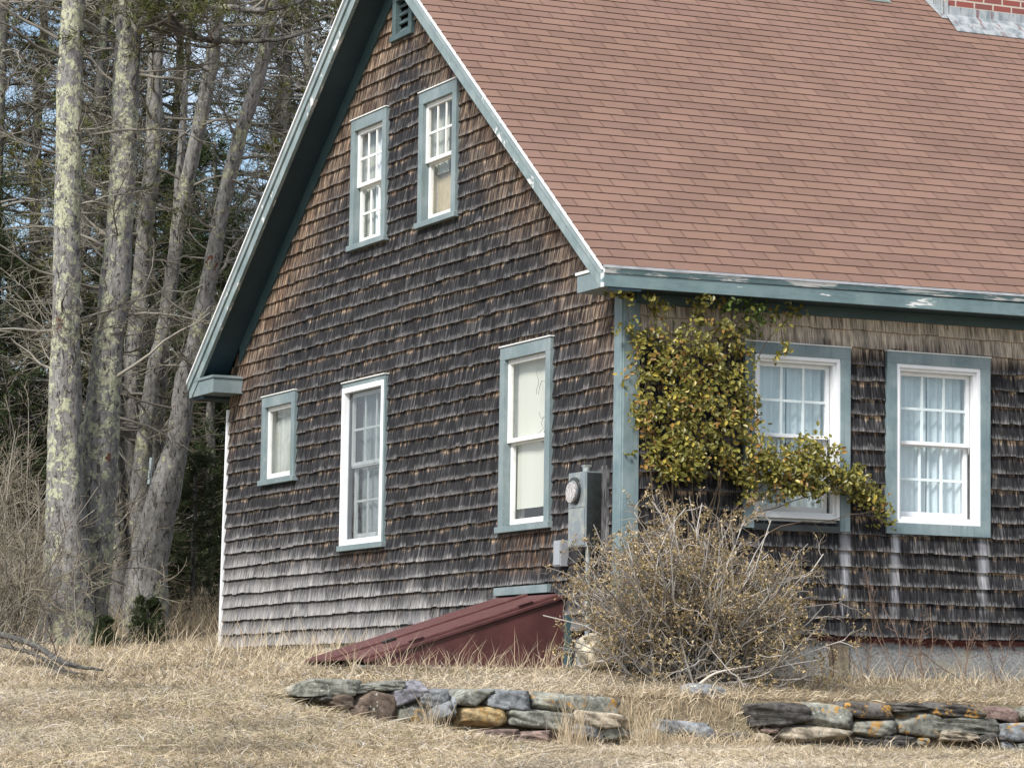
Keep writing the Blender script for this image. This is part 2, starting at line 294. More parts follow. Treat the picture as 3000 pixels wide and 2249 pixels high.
def spl(pts, n):
    p = np.asarray(pts, float); t = np.linspace(0, len(p) - 1, n); i = np.clip(t.astype(int), 0, len(p) - 2); f = (t - i)[:, None]
    m = np.gradient(p, axis=0); p0, p1, m0, m1 = p[i], p[i + 1], m[i], m[i + 1]
    return (2 * f**3 - 3 * f**2 + 1) * p0 + (f**3 - 2 * f**2 + f) * m0 + (-2 * f**3 + 3 * f**2) * p1 + (f**3 - f**2) * m1
def unit(v): return v / (np.linalg.norm(v, axis=-1, keepdims=True) + 1e-9)
def twigs(O, D, L, n, wig, droop=0.0):
    """grow curved polylines: O[m,3] origins, D[m,3] directions, L[m] lengths"""
    m = len(O); P = np.zeros((m, n, 3)); P[:, 0] = O; d = unit(D)
    for i in range(1, n):
        d = unit(d + rng.normal(0, wig, (m, 3)) + np.array([0, 0, droop])); P[:, i] = P[:, i - 1] + d * (L / (n - 1))[:, None]
    return P
def sprout(P, k, L0, L1, spread, n, wig, droop=0.0, lo=.2, shrink=.6):
    m, nn, _ = P.shape; par = np.repeat(np.arange(m), k); f = rng.uniform(lo, 1, m * k); t = f * (nn - 1); i = np.clip(t.astype(int), 0, nn - 2); q = (t - i)[:, None]
    O = P[par, i] * (1 - q) + P[par, i + 1] * q; T = unit(P[par, i + 1] - P[par, i]); D = T + rng.normal(0, spread, (m * k, 3))
    return twigs(O, D, rng.uniform(L0, L1, m * k) * (1 - shrink * f), n, wig, droop), par
def taper(P, r0, r1): m, n, _ = P.shape; r0 = np.broadcast_to(r0, (m,)); return r0[:, None] * (1 - np.linspace(0, 1, n))[None] + r1 * np.linspace(0, 1, n)[None]
# ------------------------------------------------------------------ terrain
ZL = ((-40, -4.5), (0, -2.65), (10, -1.75), (16, -1.28), (19, -1.06), (22, -.83), (25.1, -.63), (28, -.5), (29.3, -.42), (32.1, -.36), (34, -.2), (36, .04), (45, .45), (60, .95), (120, 3), (700, 14))
ZR = ((-40, -4.5), (0, -2.65), (10, -1.75), (16, -1.25), (20, -1.205), (22, -1.195), (24, -1.185), (700, -1.185))
def gz(x, y):
    x = np.asarray(x, float); y = np.asarray(y, float); t = (x - CAM[0]) * .41565 + (y - CAM[1]) * .90354
    a = np.interp(t, *zip(*ZL)); b = np.interp(t, *zip(*ZR))
    s = np.clip((x + 3.7) / .7, 0, 1); s = s * s * (3 - 2 * s); q = np.clip((-1.66 - y) / .12, 0, 1)
    h = np.interp(y, (-1.7, -1.0, 0, .6), (-.845, -.75, -.645, -.60)); wy = np.clip((.6 - y) / .6, 0, 1); sx = np.clip((x + 2.9) / 1.2, 0, 1) * np.clip((7 - x) / 3, 0, 1)
    a = a + (h - a) * sx * wy * np.clip((y + 6) / 3, 0, 1)
    z = a + (b - a) * s * q
    return z + .025 * np.sin(x * 1.7 + y * .9) * np.sin(y * 1.3 - x * .5) * np.clip((22 - t) / 4 + .3, .2, 1)
def grid_axis(lo, hi, step, far): 
    a = np.arange(lo, hi, step); o = []; d = step
    v = hi
    while v < far: o.append(v); d *= 1.35; v += d
    l = []; v = lo; d = step
    while v > -far: d *= 1.35; v -= d; l.append(v)
    return np.array(l[::-1] + list(a) + o)
gx = grid_axis(-13, 8, .17, 600); gy = grid_axis(-12, 16, .12, 600); X, Y = np.meshgrid(gx, gy); Z = gz(X, Y)
idx = np.arange(X.size).reshape(X.shape); F = np.stack([idx[:-1, :-1], idx[:-1, 1:], idx[1:, 1:], idx[1:, :-1]], -1).reshape(-1, 4)
setp(mesh_np('ground', np.stack([X, Y, Z], -1), F, np.full(len(F), 4), M['ground'], smooth=True), kind='structure')
# ------------------------------------------------------------------ house
W, ZE, ZAP, EO, OV, SL = 8.577, 2.3197, 5.824, .3185, .322, .7606
XE = 10.5; zb, ex = -.32575, .1302
house = empty('shingled_house', label='old house with weathered cedar shingle walls, teal trim and red shingle roof', cat='house')
def rz(y, side):   # top surface of the roof at y
    return ZE + (y + EO) * SL if side < 0 else 2.296 + (W + EO - y) * ((ZAP - 2.296) / (W / 2 + EO))
wins = {  # wall, a0, a1, z0, z1 (outer edge of casing), casing width
 'ul': ('g', 4.627, 5.450, 3.165, 4.350), 'ur': ('g', 3.098, 3.898, 3.165, 4.338), 'sm': ('g', 6.726, 7.596, 1.190, 2.033),
 'll': ('g', 4.545, 5.545, .480, 1.982), 'lr': ('g', 1.200, 2.140, .480, 1.968), 'f1': ('f', 1.021, 1.945, .463, 1.874), 'f2': ('f', 2.270, 3.210, .466, 1.872), 'f3': ('f', 5.6, 6.54, .466, 1.872),
 'vent': ('g', 4.100, 4.535, 4.905, 5.330)}
def shingles(wall, a_of_z, zmax, along0):
    V, F, C = [], [], []; k = 0
    ops = [(a0 + (.03 if k_ == 'll' else .07), a1 - (.02 if k_ == 'll' else .07), z0 + (.03 if k_ == 'll' else .06), z1 - (.03 if k_ == 'll' else .07)) for k_, (w, a0, a1, z0, z1) in wins.items() if w == wall]
    if wall == 'g': ops.append((1.1, 2.16, -.5, -.02))
    while True:
        zk = zb + k * ex
        lo, hi = a_of_z(zk + ex)
        if zk > zmax or hi - lo < .05: break
        a = lo - rng.uniform(0, .1)
        while a < hi:
            w = rng.choice([rng.uniform(.06, .10), rng.uniform(.09, .15), rng.uniform(.13, .19)]); gap = rng.choice([.0004, .001, .004], p=[.6, .3, .1])
            s0, s1 = max(a, lo), min(a + w - gap, hi); a += w
            if s1 - s0 < .015: continue
            zj = zk + rng.normal(0, .0034) + .004 * math.sin(a * 1.9 + k * 2.3); zt = zk + ex + .012; segs = [(s0, s1, zj, zt, 0.0, 1.0)]
            for (w0, w1, q0, q1) in ops:
                ns = []
                for (b0, b1, y0, y1, v0, v1) in segs:
                    if b1 <= w0 or b0 >= w1 or y1 <= q0 or y0 >= q1: ns.append((b0, b1, y0, y1, v0, v1)); continue
                    if b0 < w0: ns.append((b0, w0, y0, y1, v0, v1))
                    if b1 > w1: ns.append((w1, b1, y0, y1, v0, v1))
                    m0, m1 = max(b0, w0), min(b1, w1)
                    if y0 < q0: ns.append((m0, m1, y0, q0, v0, v0 + (v1 - v0) * (q0 - y0) / (y1 - y0)))
                    if y1 > q1: ns.append((m0, m1, q1, y1, v0 + (v1 - v0) * (q1 - y0) / (y1 - y0), v1))
                segs = ns
            r1, r2 = rng.random(), rng.random(); cup = rng.normal(0, .0018); tj = abs(rng.normal(0, .0018)); tw = rng.normal(0, .0008)
            for (b0, b1, y0, y1, v0, v1) in segs:
                if b1 - b0 < .004 or y1 - y0 < .004: continue
                f = lambda v: (.024 + tj) * (1 - v) + .000 * v
                o0, o1 = f(v0) - .014, f(v1) - .014; th = .022; i = len(V)
                pts = [(b0, o0 + tw, y0), (b1, o0 - tw, y0), (b1, o1, y1), (b0, o1, y1), (b0, o0 - th, y0), (b1, o0 - th, y0), (b1, o1 - th, y1), (b0, o1 - th, y1)]
                # y: outward; shear tiny irregularity at the butt
                for (p, o, z) in pts: V.append((-o, p, z) if wall == 'g' else (p, -o, z))
                C += [(r1, v0, r2)] * 2 + [(r1, v1, r2)] * 2 + [(r1, v0, r2)] * 2 + [(r1, v1, r2)] * 2
                q = [(0, 1, 2, 3), (0, 4, 5, 1), (0, 3, 7, 4), (1, 5, 6, 2)]
                F += [[i + t for t in f_] for f_ in q]
        k += 1
    return V, F, C
def gable_range(z):
    lo, hi = .122, W
    if z > rz(0, -1) - .12: lo = max(lo, (z + .12 - ZE) / SL - EO)
    m = (ZAP - 2.296) / (W / 2 + EO)
    if z > 2.0: hi = min(hi, W + EO - (z + .10 - 2.296) / m)
    return lo, hi
V, F, C = shingles('g', gable_range, 5.8, 0)
# the left corner of the gable leans out a little towards its foot
V = np.array(V); msk = V[:, 1] > W - .6; V[msk, 1] += (V[msk, 1] - (W - .6)) / .6 * np.clip((2.0 - V[msk, 2]) / 2.3, 0, 1) * .085
gs = mesh_np('gable_siding', V, np.array(F).ravel(), np.full(len(F), 4), M['siding'], house, C); gs['label'] = 'weathered grey and brown cedar shingles of the gable wall'
V, F, C = shingles('f', lambda z: (.128, XE), 2.10, 0)
fs = mesh_np('front_siding', V, np.array(F).ravel(), np.full(len(F), 4), M['siding'], house, C); fs['label'] = 'weathered cedar shingles of the wall under the eave'
# solid walls behind the shingles with window openings
def wall_panel(wall, off, thick, outline_lo, outline_hi, zlo, zhi, b):
    xs = sorted({outline_lo, outline_hi} | {v for (w, a0, a1, *_r) in wins.values() if w == wall for v in (a0 + .07, a1 - .07)})
    for x0, x1 in zip(xs[:-1], xs[1:]):
        hol = sorted((z0 + .06, z1 - .07) for (w, a0, a1, z0, z1) in wins.values() if w == wall and a0 + .07 <= x0 + 1e-6 and a1 - .07 >= x1 - 1e-6)
        z = zlo
        for h0, h1 in hol + [(None, None)]:
            top = h0 if h0 is not None else None
            def zt(x): return min(zhi, rz(x, -1) - .1, rz(x, 1) - .1) if wall == 'g' else zhi
            if top is None:
                mid = [x0] + ([W / 2] if x0 < W / 2 < x1 and wall == 'g' else []) + [x1]
                ring = [(x0, z), (x1, z)] + [(m, max(zt(m), z + .01)) for m in mid[::-1]]
            else: ring = [(x0, z), (x1, z), (x1, top), (x0, top)]
            P3 = lambda p, o: (-o, p[0], p[1]) if wall == 'g' else (p[0], -o, p[1])
            b.prism([P3(p, off - thick) for p in ring], [P3(p, off) for p in ring]); z = h1 if h1 is not None else z
wb = MB(); wall_panel('g', -.036, .12, .04, W - .02, -.34, 9, wb); wb.build('gable_wall', M['dark'], house)
wb = MB(); wall_panel('f', -.036, .12, .04, XE, -.34, 2.15, wb); wb.build('front_wall', M['dark'], house)
b = MB(); b.box(.05, XE, W - .1, W - .005, -.34, 2.3); b.box(XE, XE + .05, .0, W, -.34, 2.3)
b.poly([(XE + .05, 0, 2.29), (XE + .05, W, 2.29), (XE + .05, W / 2, 5.6)]); bw = b.build('back_wall', M['siding'], house)
b = MB(); b.box(.05, XE, .15, W - .1, -.36, -.33); b.box(.14, XE, .15, W - .1, 2.42, 2.46); b.build('floor_slab', M['room'], house)
# foundation
b = MB(); b.box(.05, XE, .045, .30, -1.3, -.345); b.box(.05, .30, .30, W - .05, -1.3, -.345); b.box(.05, XE, W - .3, W - .05, -1.3, -.35)
b.build('foundation', M['conc'], house)
b = MB(); b.box(.028, XE, .03, .2, -.362, -.332); b.build('sill_board', M['reddish'], house)
b = MB(); b.box(.03, .045, 5.0, 6.9, -.46, -.33); b.build('foundation_patch', simple('pale_mortar', (.42, .38, .30), .9, 20, .3, .3), house)
b = MB(); b.box(1.80, 1.97, .030, .045, -.8, -.40); b.build('foundation_patch', simple('stained_mortar', (.20, .17, .12), .9, 20, .4, .3), house)
# corner boards
b = MB(); b.wbox('g', .0, .126, -.03, .012, -.66, 2.16); b.wbox('f', .0, .135, -.03, .015, -.60, 2.13); b.build('corner_board', M['teal_v'], house, .003)
b = MB(); b.prism([(-.018, W + .088, -.34), (.03, W + .085, -.34), (.03, W + .13, -.34), (-.018, W + .13, -.34)], [(-.018, W - .002, 2.0), (.03, W - .005, 2.0), (.03, W + .04, 2.0), (-.018, W + .04, 2.0)])
cb = b.build('corner_board', M['whitenew'], house); cb['label'] = 'narrow white corner board at the far left edge'
# rakes: boards that follow the roof slope. dz = vertical distance below the roof's top surface
def rake_board(name, side, x0, x1, d0, d1, mat, zcut=None, yin=None, nseg=1):
    b = MB(); ye = -EO if side < 0 else W + EO; yr = W / 2; sg = 1 if side < 0 else -1
    if yin is not None: ye = yin
    top = [(ye, rz(ye, side) - d0), (yr, rz(yr, side) - d0)]; bot = [(yr, rz(yr, side) - d1), (ye, rz(ye, side) - d1)]
    ring = top + bot
    if zcut is not None and rz(ye, side) - d1 < zcut:
        m = SL if side < 0 else (ZAP - 2.296) / (W / 2 + EO); yc = ye + sg * (zcut - (rz(ye, side) - d1)) / m
        ring = top + [bot[0], (yc, zcut), (ye, zcut)]
    if side < 0: ring = ring[::-1]
    b.prism([(x1, y, z) for y, z in ring], [(x0, y, z) for y, z in ring]); return b.build(name, mat, house)
for side in (-1, 1):
    zc = 2.167 if side < 0 else 2.125
    rake_board('rake_fascia', side, -OV + .012, -OV + .045, .060, .222, M['teal_x'], zc)
    rake_board('rake_molding', side, -OV - .006, -OV + .045, .0345, .105, M['rake_crown'])
    rake_board('rake_drip_edge', side, -OV - .022, -OV + .05, .010, .034, M['whitenew'])
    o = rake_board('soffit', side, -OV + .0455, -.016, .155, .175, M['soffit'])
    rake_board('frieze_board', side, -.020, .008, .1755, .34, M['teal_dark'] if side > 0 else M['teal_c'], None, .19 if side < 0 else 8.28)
# roof: tabs on the near slope, plain deck under both
b = MB()
for side in (-1, 1):
    ye = -EO + .01 if side < 0 else W + EO - .01
    ring = [(ye, rz(ye, side) - .018), (W / 2, ZAP - .018), (W / 2, ZAP - .05), (ye, rz(ye, side) - .05)]
    if side < 0: ring = ring[::-1]
    b.prism([(XE + .3, y, z) for y, z in ring], [(-OV + .052, y, z) for y, z in ring])
roof = b.build('roof', M['roofedge'], house)
th = math.atan(SL); EXR = .127; ct, sn = math.cos(th), math.sin(th); NR = int((W / 2 + EO) / (EXR * ct)) + 1
def roof_tabs(side):
    V, F, C, MI = [], [], [], []
    m = SL if side < 0 else (ZAP - 2.296) / (W / 2 + EO)
    for k in range(NR):
        s0, s1 = k * EXR, (k + 1) * EXR + .004
        x = -.0455 - .3048 * 1 + (k % 2) * .1524 - .3048; wav = rng.normal(0, .0012)
        while x < XE + .3:
            x0, x1 = max(x + .0026, -OV - .018), min(x + .3048 - .0026, XE + .3); x += .3048
            if x1 - x0 < .01: continue
            r = rng.random() ** 1.2; jj = rng.normal(0, .0010, 2)
            n = 4 if x0 < .3 else 1; xs = np.linspace(x0, x1, n + 1)
            for a, c in zip(xs[:-1], xs[1:]):
                i = len(V)
                for (xx, ss, lift) in ((a, s0, .0085), (c, s0, .0085), (c, s1, .0015), (a, s1, .0015), (a, s0, -.004), (c, s0, -.004)):
                    js = jj[0] + wav if ss == s0 else 0
                    y = -EO + (ss + js) * ct; z = ZE + (ss + js) * sn
                    sag = -.004 * math.exp(-(xx + OV) / .11)
                    y -= (lift + sag) * sn; z += (lift + sag) * ct
                    if side > 0: y = W - y; z = 2.296 + (z - ZE) * m / SL
                    V.append((xx, y, z))
                C += [(r, 0, 0)] * 6
                F += [[i, i + 1, i + 2, i + 3], [i, i + 4, i + 5, i + 1]] if side < 0 else [[i + 3, i + 2, i + 1, i], [i + 1, i + 5, i + 4, i]]; MI += [0, 1]
    for F_ in F: pass
    return V, F, C, MI
for side in (-1, 1):
    V, F, C, MI = roof_tabs(side); o = mesh_np('asphalt_shingles', V, np.array(F).ravel(), np.full(len(F), 4), [M['roof'], M['roofedge']], roof, C, midx=MI)
    o['kind'] = 'stuff' if False else ''
    del o['kind']
b = MB(); b.box(-OV, XE + .3, W / 2 - .02, W / 2 + .02, ZAP - .02, ZAP + .012); b.build('ridge_cap', M['roof'], roof, col=True)
b = MB(); yy = 4.115; b.prism([(4.38, yy - .035, rz(yy - .035, -1) + .012), (4.80, yy - .035, rz(yy - .035, -1) + .012), (4.78, yy + .03, rz(yy + .03, -1) + .012), (4.36, yy + .03, rz(yy + .03, -1) + .012)],
                              [(4.38, yy - .035, rz(yy - .035, -1) + .018), (4.80, yy - .035, rz(yy - .035, -1) + .018), (4.78, yy + .03, rz(yy + .03, -1) + .018), (4.36, yy + .03, rz(yy + .03, -1) + .018)])
b.build('roof_patch', simple('grey_green_patch', (.17, .21, .19), .8, 12, .3), roof)
# eave on the right slope: everything rises 8 mm per metre towards the far end
def tilt(o, k=.008):
    for v in o.data.vertices: v.co.z += k * (v.co.x + OV)
b = MB(); b.box(-OV - .001, XE + .3, -EO - .008, -EO + .028, 2.165, 2.262); tilt(b.build('eave_fascia', M['teal_e'], house), .005); b = MB(); b.box(-OV - .010, -OV - .0015, -EO - .009, -EO + .034, 2.160, 2.261); b.build('peeled_end', M['crown_white'], house)
b = MB(); b.prism([(-OV - .004, -EO - .016, 2.2625), (-OV - .004, -EO + .05, 2.2625), (-OV - .004, -EO + .05, 2.300), (-OV - .004, -EO - .030, 2.300)], [(XE + .3, -EO - .016, 2.2625), (XE + .3, -EO + .05, 2.2625), (XE + .3, -EO + .05, 2.300), (XE + .3, -EO - .030, 2.300)])
cr = b.build('eave_molding', M['crown_teal'], house); tilt(cr, .0075); cr['label'] = 'peeling white and teal molding along the eave'
b = MB(); b.prism([(-OV - .008, -EO - .034, 2.3005), (-OV - .008, -EO + .05, 2.3005), (-OV - .008, -EO + .05, 2.326), (-OV - .008, -EO - .018, 2.322)], [(XE + .3, -EO - .034, 2.3005), (XE + .3, -EO + .05, 2.3005), (XE + .3, -EO + .05, 2.326), (XE + .3, -EO - .018, 2.322)])
tilt(b.build('drip_edge', M['drip'], house), .008)
for o in [roof] + [c for c in roof.children]: 
    if o.name.startswith(('roof', 'asphalt_shingles', 'ridge')) and o.data:
        for v in o.data.vertices:
            if v.co.y < W / 2: v.co.z += .008 * (v.co.x + OV) * (W / 2 - v.co.y) / (W / 2)
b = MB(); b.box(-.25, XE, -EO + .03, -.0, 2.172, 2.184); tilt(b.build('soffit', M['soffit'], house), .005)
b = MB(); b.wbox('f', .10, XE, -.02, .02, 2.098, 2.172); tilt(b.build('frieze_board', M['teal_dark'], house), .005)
# cornice returns
b = MB(); b.box(-.298, .01, -.30, .183, 2.168, 2.300); o = b.build('cornice_return', M['teal_c'], house, .003)
b = MB(); b.box(-.308, .012, -.296, .196, 2.3005, 2.322); c = b.build('cap', M['white'], o); 
b = MB(); b.box(-.300, .01, 8.225, W + .29, 2.128, 2.272); o = b.build('cornice_return', M['teal_c'], house, .003)
b = MB(); b.box(-.313, .012, 8.212, W + .29, 2.2725, 2.297); b.build('cap', M['teal_c'], o)
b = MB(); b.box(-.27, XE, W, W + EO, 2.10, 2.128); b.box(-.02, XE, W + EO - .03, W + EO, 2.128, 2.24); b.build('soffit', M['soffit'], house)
# ------------------------------------------------------------------ windows
def cloth_sheet(wall, a0, a1, o, z0, z1, amp, folds, name, mat, parent, slant=0.0):
    n, k = 60, 8; V = []
    for j in range(k + 1):
        for i in range(n + 1):
            f = i / n; g_ = j / k; a = a0 + (a1 - a0) * f; zz = z0 + (z1 - z0) * g_ + slant * f * (1 - g_)
            oo = o + amp * math.sin(f * folds * 2 * math.pi + .6 * math.sin(g_ * 2)) * (1.15 - .3 * g_) + amp * .5 * math.sin(f * folds * 4.7 + 1)
            V.append((-oo, a, zz) if wall == 'g' else (a, -oo, zz))
    ix = np.arange(len(V)).reshape(k + 1, n + 1); F = np.stack([ix[:-1, :-1], ix[:-1, 1:], ix[1:, 1:], ix[1:, :-1]], -1).reshape(-1, 4)
    return mesh_np(name, V, F, np.full(len(F), 4), mat, parent, smooth=True)
def window(key, style):
    wall, a0, a1, z0, z1 = wins[key]; B = lambda: MB()
    front = wall == 'f'; cw = .088; o1 = .030 if not front else .028
    c = B(); ch = .105
    if style == 'storm':
        c.wbox(wall, a0, a1, -.03, .026, z1 - .045, z1); c.wbox(wall, a0, a0 + .032, -.03, .026, z0 + .05, z1 - .045); ci = (a0 + .033, a1, z0 + .05, z1 - .045)
    elif front:
        c.wbox(wall, a0, a1, -.03, o1, z1 - .088, z1); c.wbox(wall, a0, a0 + cw, -.03, o1, z0 + .0, z1 - .088); c.wbox(wall, a1 - cw, a1, -.03, o1, z0, z1 - .088)
        if key != 'f1': c.wbox(wall, a0 + cw, a1 - cw, -.03, o1 - .004, z0, z0 + .085)
        ci = (a0 + cw, a1 - cw, z0 + .085, z1 - .088)
    else:
        c.wbox(wall, a0, a1, -.03, o1, z1 - ch, z1); c.wbox(wall, a0, a0 + cw, -.03, o1, z0 + .05, z1 - ch); c.wbox(wall, a1 - cw, a1, -.03, o1, z0 + .05, z1 - ch); ci = (a0 + cw, a1 - cw, z0 + .05, z1 - ch)
    fr = c.build('window', M['teal_c'] if not front else M['teal_v'], house, .002)
    lab = {'ul': 'upper left gable window, six over six panes with white curtain', 'ur': 'upper right gable window with its lower sash showing a tan blind', 'sm': 'small single pane window near the far left corner', 'll': 'narrow storm window with a white frame and grey curtain', 'lr': 'gable window with a torn cream shade and cracked pane', 'f1': 'front window partly covered by the climbing vine', 'f2': 'front window at the right with curtains', 'f3': 'front window further along the wall'}[key]
    fr['label'] = lab
    if not front:   # sill
        s = B(); s.wbox(wall, a0 - .025, a1 + (.03 if style != 'storm' else .02), -.03, .048, z0, z0 + .0495); s.build('sill', M['teal_c'], fr, .004)
        s = B(); s.wbox(wall, a0 - .008, a1 + .008, -.02, .040, z1 + .0005, z1 + .010); s.build('drip_cap', M['white'], fr)
    else:
        s = B(); s.wbox(wall, a0 - .006, a1 + .006, -.02, .035, z1 + .0005, z1 + .010); s.build('drip_cap', M['white'], fr)
    A0, A1, Z0, Z1 = ci
    # jamb lining
    wm = M['white'] if not front else M['whitenew']; depth = .115
    for (d0, d1, nm_, mt_) in ((-.0305, -.040 if not front else -.085, 'jamb', M['teal_c'] if not front and style != 'storm' else wm), (-.0405 if not front else -.0855, -depth - .05, 'inner_jamb', M['white'])):
        j = B(); e_ = .0005 if front else -.002
        j.wbox(wall, A0 - .02, A0 - e_, d1, d0, Z0, Z1); j.wbox(wall, A1 + e_, A1 + .02, d1, d0, Z0, Z1); j.wbox(wall, A0 - .0005, A1 + .0005, d1, d0, Z1, Z1 + .018); j.wbox(wall, A0, A1, d1, d0, Z0 - .02, Z0)
        j.build(nm_, mt_, fr)
    if front:   # stepped vinyl frame
        f = B(); t = .030
        for (w_, oa, ob) in ((.030, -.03, .020), (.052, -.05, -.004)):
            f.wbox(wall, A0, A0 + w_, oa, ob, Z0, Z1); f.wbox(wall, A1 - w_, A1, oa, ob, Z0, Z1); f.wbox(wall, A0 + w_, A1 - w_, oa, ob, Z1 - w_, Z1); f.wbox(wall, A0 + w_, A1 - w_, oa, ob, Z0, Z0 + w_)
        f.build('frame', wm, fr, .002); A0 += .05; A1 -= .05; Z0 += .05; Z1 -= .05
    elif style == 'storm':
        f = B(); w_ = .05; oa, ob = -.03, .031
        f.wbox(wall, A0, A0 + .05, oa, ob, Z0 - .0, Z1); f.wbox(wall, A1 - .055, A1, oa, ob, Z0, Z1); f.wbox(wall, A0 + .05, A1 - .055, oa, ob, Z1 - .045, Z1); f.wbox(wall, A0 + .05, A1 - .055, oa, ob, Z0, Z0 + .05)
        f.build('frame', M['whitenew'], fr, .002); A0 += .05; A1 -= .055; Z0 += .05; Z1 -= .045; f = B(); f.poly([(.021, A0, Z0), (.021, A1, Z0), (.021, A1, Z1), (.021, A0, Z1)]); f.build('storm_pane', M['screen'], fr)
        f = B(); f.wbox(wall, A0, A1, -.060, -.050, (Z0 + Z1) / 2 - .012, (Z0 + Z1) / 2 + .02); f.build('meeting_rail', M['white'], fr)
        
        for q0, q1 in ((A0, A0 + .03), (A1 - .02, A1)): f = B(); f.wbox(wall, q0, q1, -.055, -.031, Z0, Z1); f.build('storm_track', M['grayscreen'], fr)
    elif style == 'single':
        pass
    zm = (Z0 + Z1) / 2 + (.0 if front else .0); sw = .036 if front else .042
    def sash(za, zb_, oo, cols, rows, name='sash', mat=wm):
        s = B(); d = .030
        bot = sw * (1.35 if za == Z0 else .8)
        s.wbox(wall, A0, A0 + sw, oo - d, oo, za, zb_); s.wbox(wall, A1 - sw, A1, oo - d, oo, za, zb_); s.wbox(wall, A0 + sw, A1 - sw, oo - d, oo, zb_ - sw * .9, zb_); s.wbox(wall, A0 + sw, A1 - sw, oo - d, oo, za, za + bot)
        so = s.build(name, mat, fr, .002)
        s = B(); mw = .010
        for i in range(1, cols): x = A0 + sw + (A1 - A0 - 2 * sw) * i / cols; s.wbox(wall, x - mw, x + mw, oo - .022, oo - .010, za + bot, zb_ - sw * .9)
        for i in range(1, rows): z = za + bot + (zb_ - za - bot - sw * .9) * i / rows; s.wbox(wall, A0 + sw, A1 - sw, oo - .0215, oo - .0105, z - mw, z + mw)
        if s.v: s.build('muntin', M['muntin'] if front else wm, fr)
        g = B(); q_ = [(A0 + sw - .004, za + bot - .004), (A1 - sw + .004, za + bot - .004), (A1 - sw + .004, zb_ - sw * .9 + .004), (A0 + sw - .004, zb_ - sw * .9 + .004)]; g.poly([(-(oo - .017), a_, z_) if wall == 'g' else (a_, -(oo - .017), z_) for a_, z_ in q_]); p = g.build('pane', M['glassfront'] if front else M['glass'], fr)
        return so
    up = (-.030 if style == 'storm' else .011) if not front else -.040
    if style == 'single': sash(Z0, Z1, -.006, 1, 1)
    elif style == 'shade': sash(zm, Z1, -.004, 1, 1); sash(Z0, zm + .02, -.036, 1, 1)
    elif style == 'sixone': sash(zm - .005, Z1, -.004, 3, 2); sash(Z0, zm + .02, -.036, 1, 1)
    else: sash(zm, Z1, up - .015, 3, 2); sash(Z0, zm + .022, up - (.05 if front or style == 'storm' else .047), 3, 2)
    cm = {'ul': 'curtain', 'sm': 'curtain_green', 'll': 'curtain_gray', 'lr': 'shade', 'f1': 'curtain', 'f2': 'curtain', 'f3': 'curtain', 'ur': 'tanwall'}[key]
    oo = -.15
    if key == 'ur':
        cloth_sheet(wall, A0, A1, -.13, Z0, Z1, .002, 2, 'blind', M[cm], fr); cloth_sheet(wall, A1 - .30, A1 - .003, -.10, zm - .1, Z1, .008, 4, 'curtain', M['curtain_green'], fr)
    elif key == 'lr': cloth_sheet(wall, A0, A1 - .03, -.085, Z0 + .14, Z1, .004, 1.5, 'shade', M[cm], fr, -.0); 
    elif key == 'sm': cloth_sheet(wall, A0 + .002, A1 - .004, -.10, Z0, Z1, .008, 4, 'curtain', M[cm], fr)
    elif key == 'ul': cloth_sheet(wall, A0 - .02, A0 + .40, -.095, Z0, Z1, .009, 4, 'curtain', M[cm], fr); cloth_sheet(wall, A0 + .43, A1 - .004, -.105, Z0, Z1, .009, 3, 'curtain', M['curtain_green'], fr)
    elif front: cloth_sheet(wall, A0 - .02, (A0 + A1) / 2 - .015, oo, Z0 - .05, Z1 + .05, .011, 5, 'curtain', M[cm], fr); cloth_sheet(wall, (A0 + A1) / 2 - .01, A1 + .02, oo, Z0 - .05, Z1 + .05, .012, 5, 'curtain', M[cm], fr)
    else: cloth_sheet(wall, A0 - .02, A1 + .02, oo, Z0, Z1, .010, 7, 'curtain', M[cm], fr)
    r = B(); d = .55   # shallow room behind
    for q in ((a0 - .1, a0 - .08, -d, -.157, z0 - .1, z1 + .1), (a1 + .08, a1 + .1, -d, -.157, z0 - .1, z1 + .1), (a0 - .1, a1 + .1, -d - .02, -d, z0 - .1, z1 + .1), (a0 - .1, a1 + .1, -d, -.157, z0 - .12, z0 - .1), (a0 - .1, a1 + .1, -d, -.157, z1 + .1, z1 + .12)): r.wbox(wall, *q)
    r.build('room', M['room'], fr)
    if key == 'lr':   # crack lines in the upper pane
        pz = np.array([[0, 1.60, 1.72], [0, 1.56, 1.66], [0, 1.50, 1.60]]);
        P1 = np.array([[-.0 + .030, 1.60, 1.80], [.030, 1.57, 1.72], [.030, 1.53, 1.64], [.030, 1.57, 1.585], [.030, 1.565, 1.55]])
        ang = np.linspace(.3, 5.6, 16); P2 = np.stack([np.full(16, .030), 1.45 + .085 * np.cos(ang), 1.50 + .15 * np.sin(ang)], 1)
        g1 = spl(P1, 12)[None]; g2 = P2[None]; P3 = np.array([[[.030, 1.44, 1.36], [.030, 1.47, 1.31], [.030, 1.43, 1.27], [.030, 1.52, 1.24]]])
        tube_obj('crack', [(g1, np.full((1, 12), .0022), 4), (g2, np.full((1, 16), .0022), 4), (P3, np.full((1, 4), .0022), 4)], simple('crack_tape', (.16, .16, .13), .9), fr)
        b = MB(); b.prism([(.068, 1.36, 1.17), (.068, 1.56, 1.17), (.068, 1.43, 1.36)], [(.070, 1.36, 1.17), (.070, 1.56, 1.17), (.070, 1.43, 1.36)]); b.build('shade_tear', simple('dim_gap', (.13, .12, .085), .9), fr)
    return fr
for k, s in (('ul', 'six'), ('ur', 'sixone'), ('sm', 'single'), ('ll', 'storm'), ('lr', 'shade'), ('f1', 'six'), ('f2', 'six'), ('f3', 'six')): window(k, s)
b = MB(); b.wbox('f', 1.09, 1.87, -.01, .026, .45, .50); b.build('rotten_sill', M['blackbox'], house)
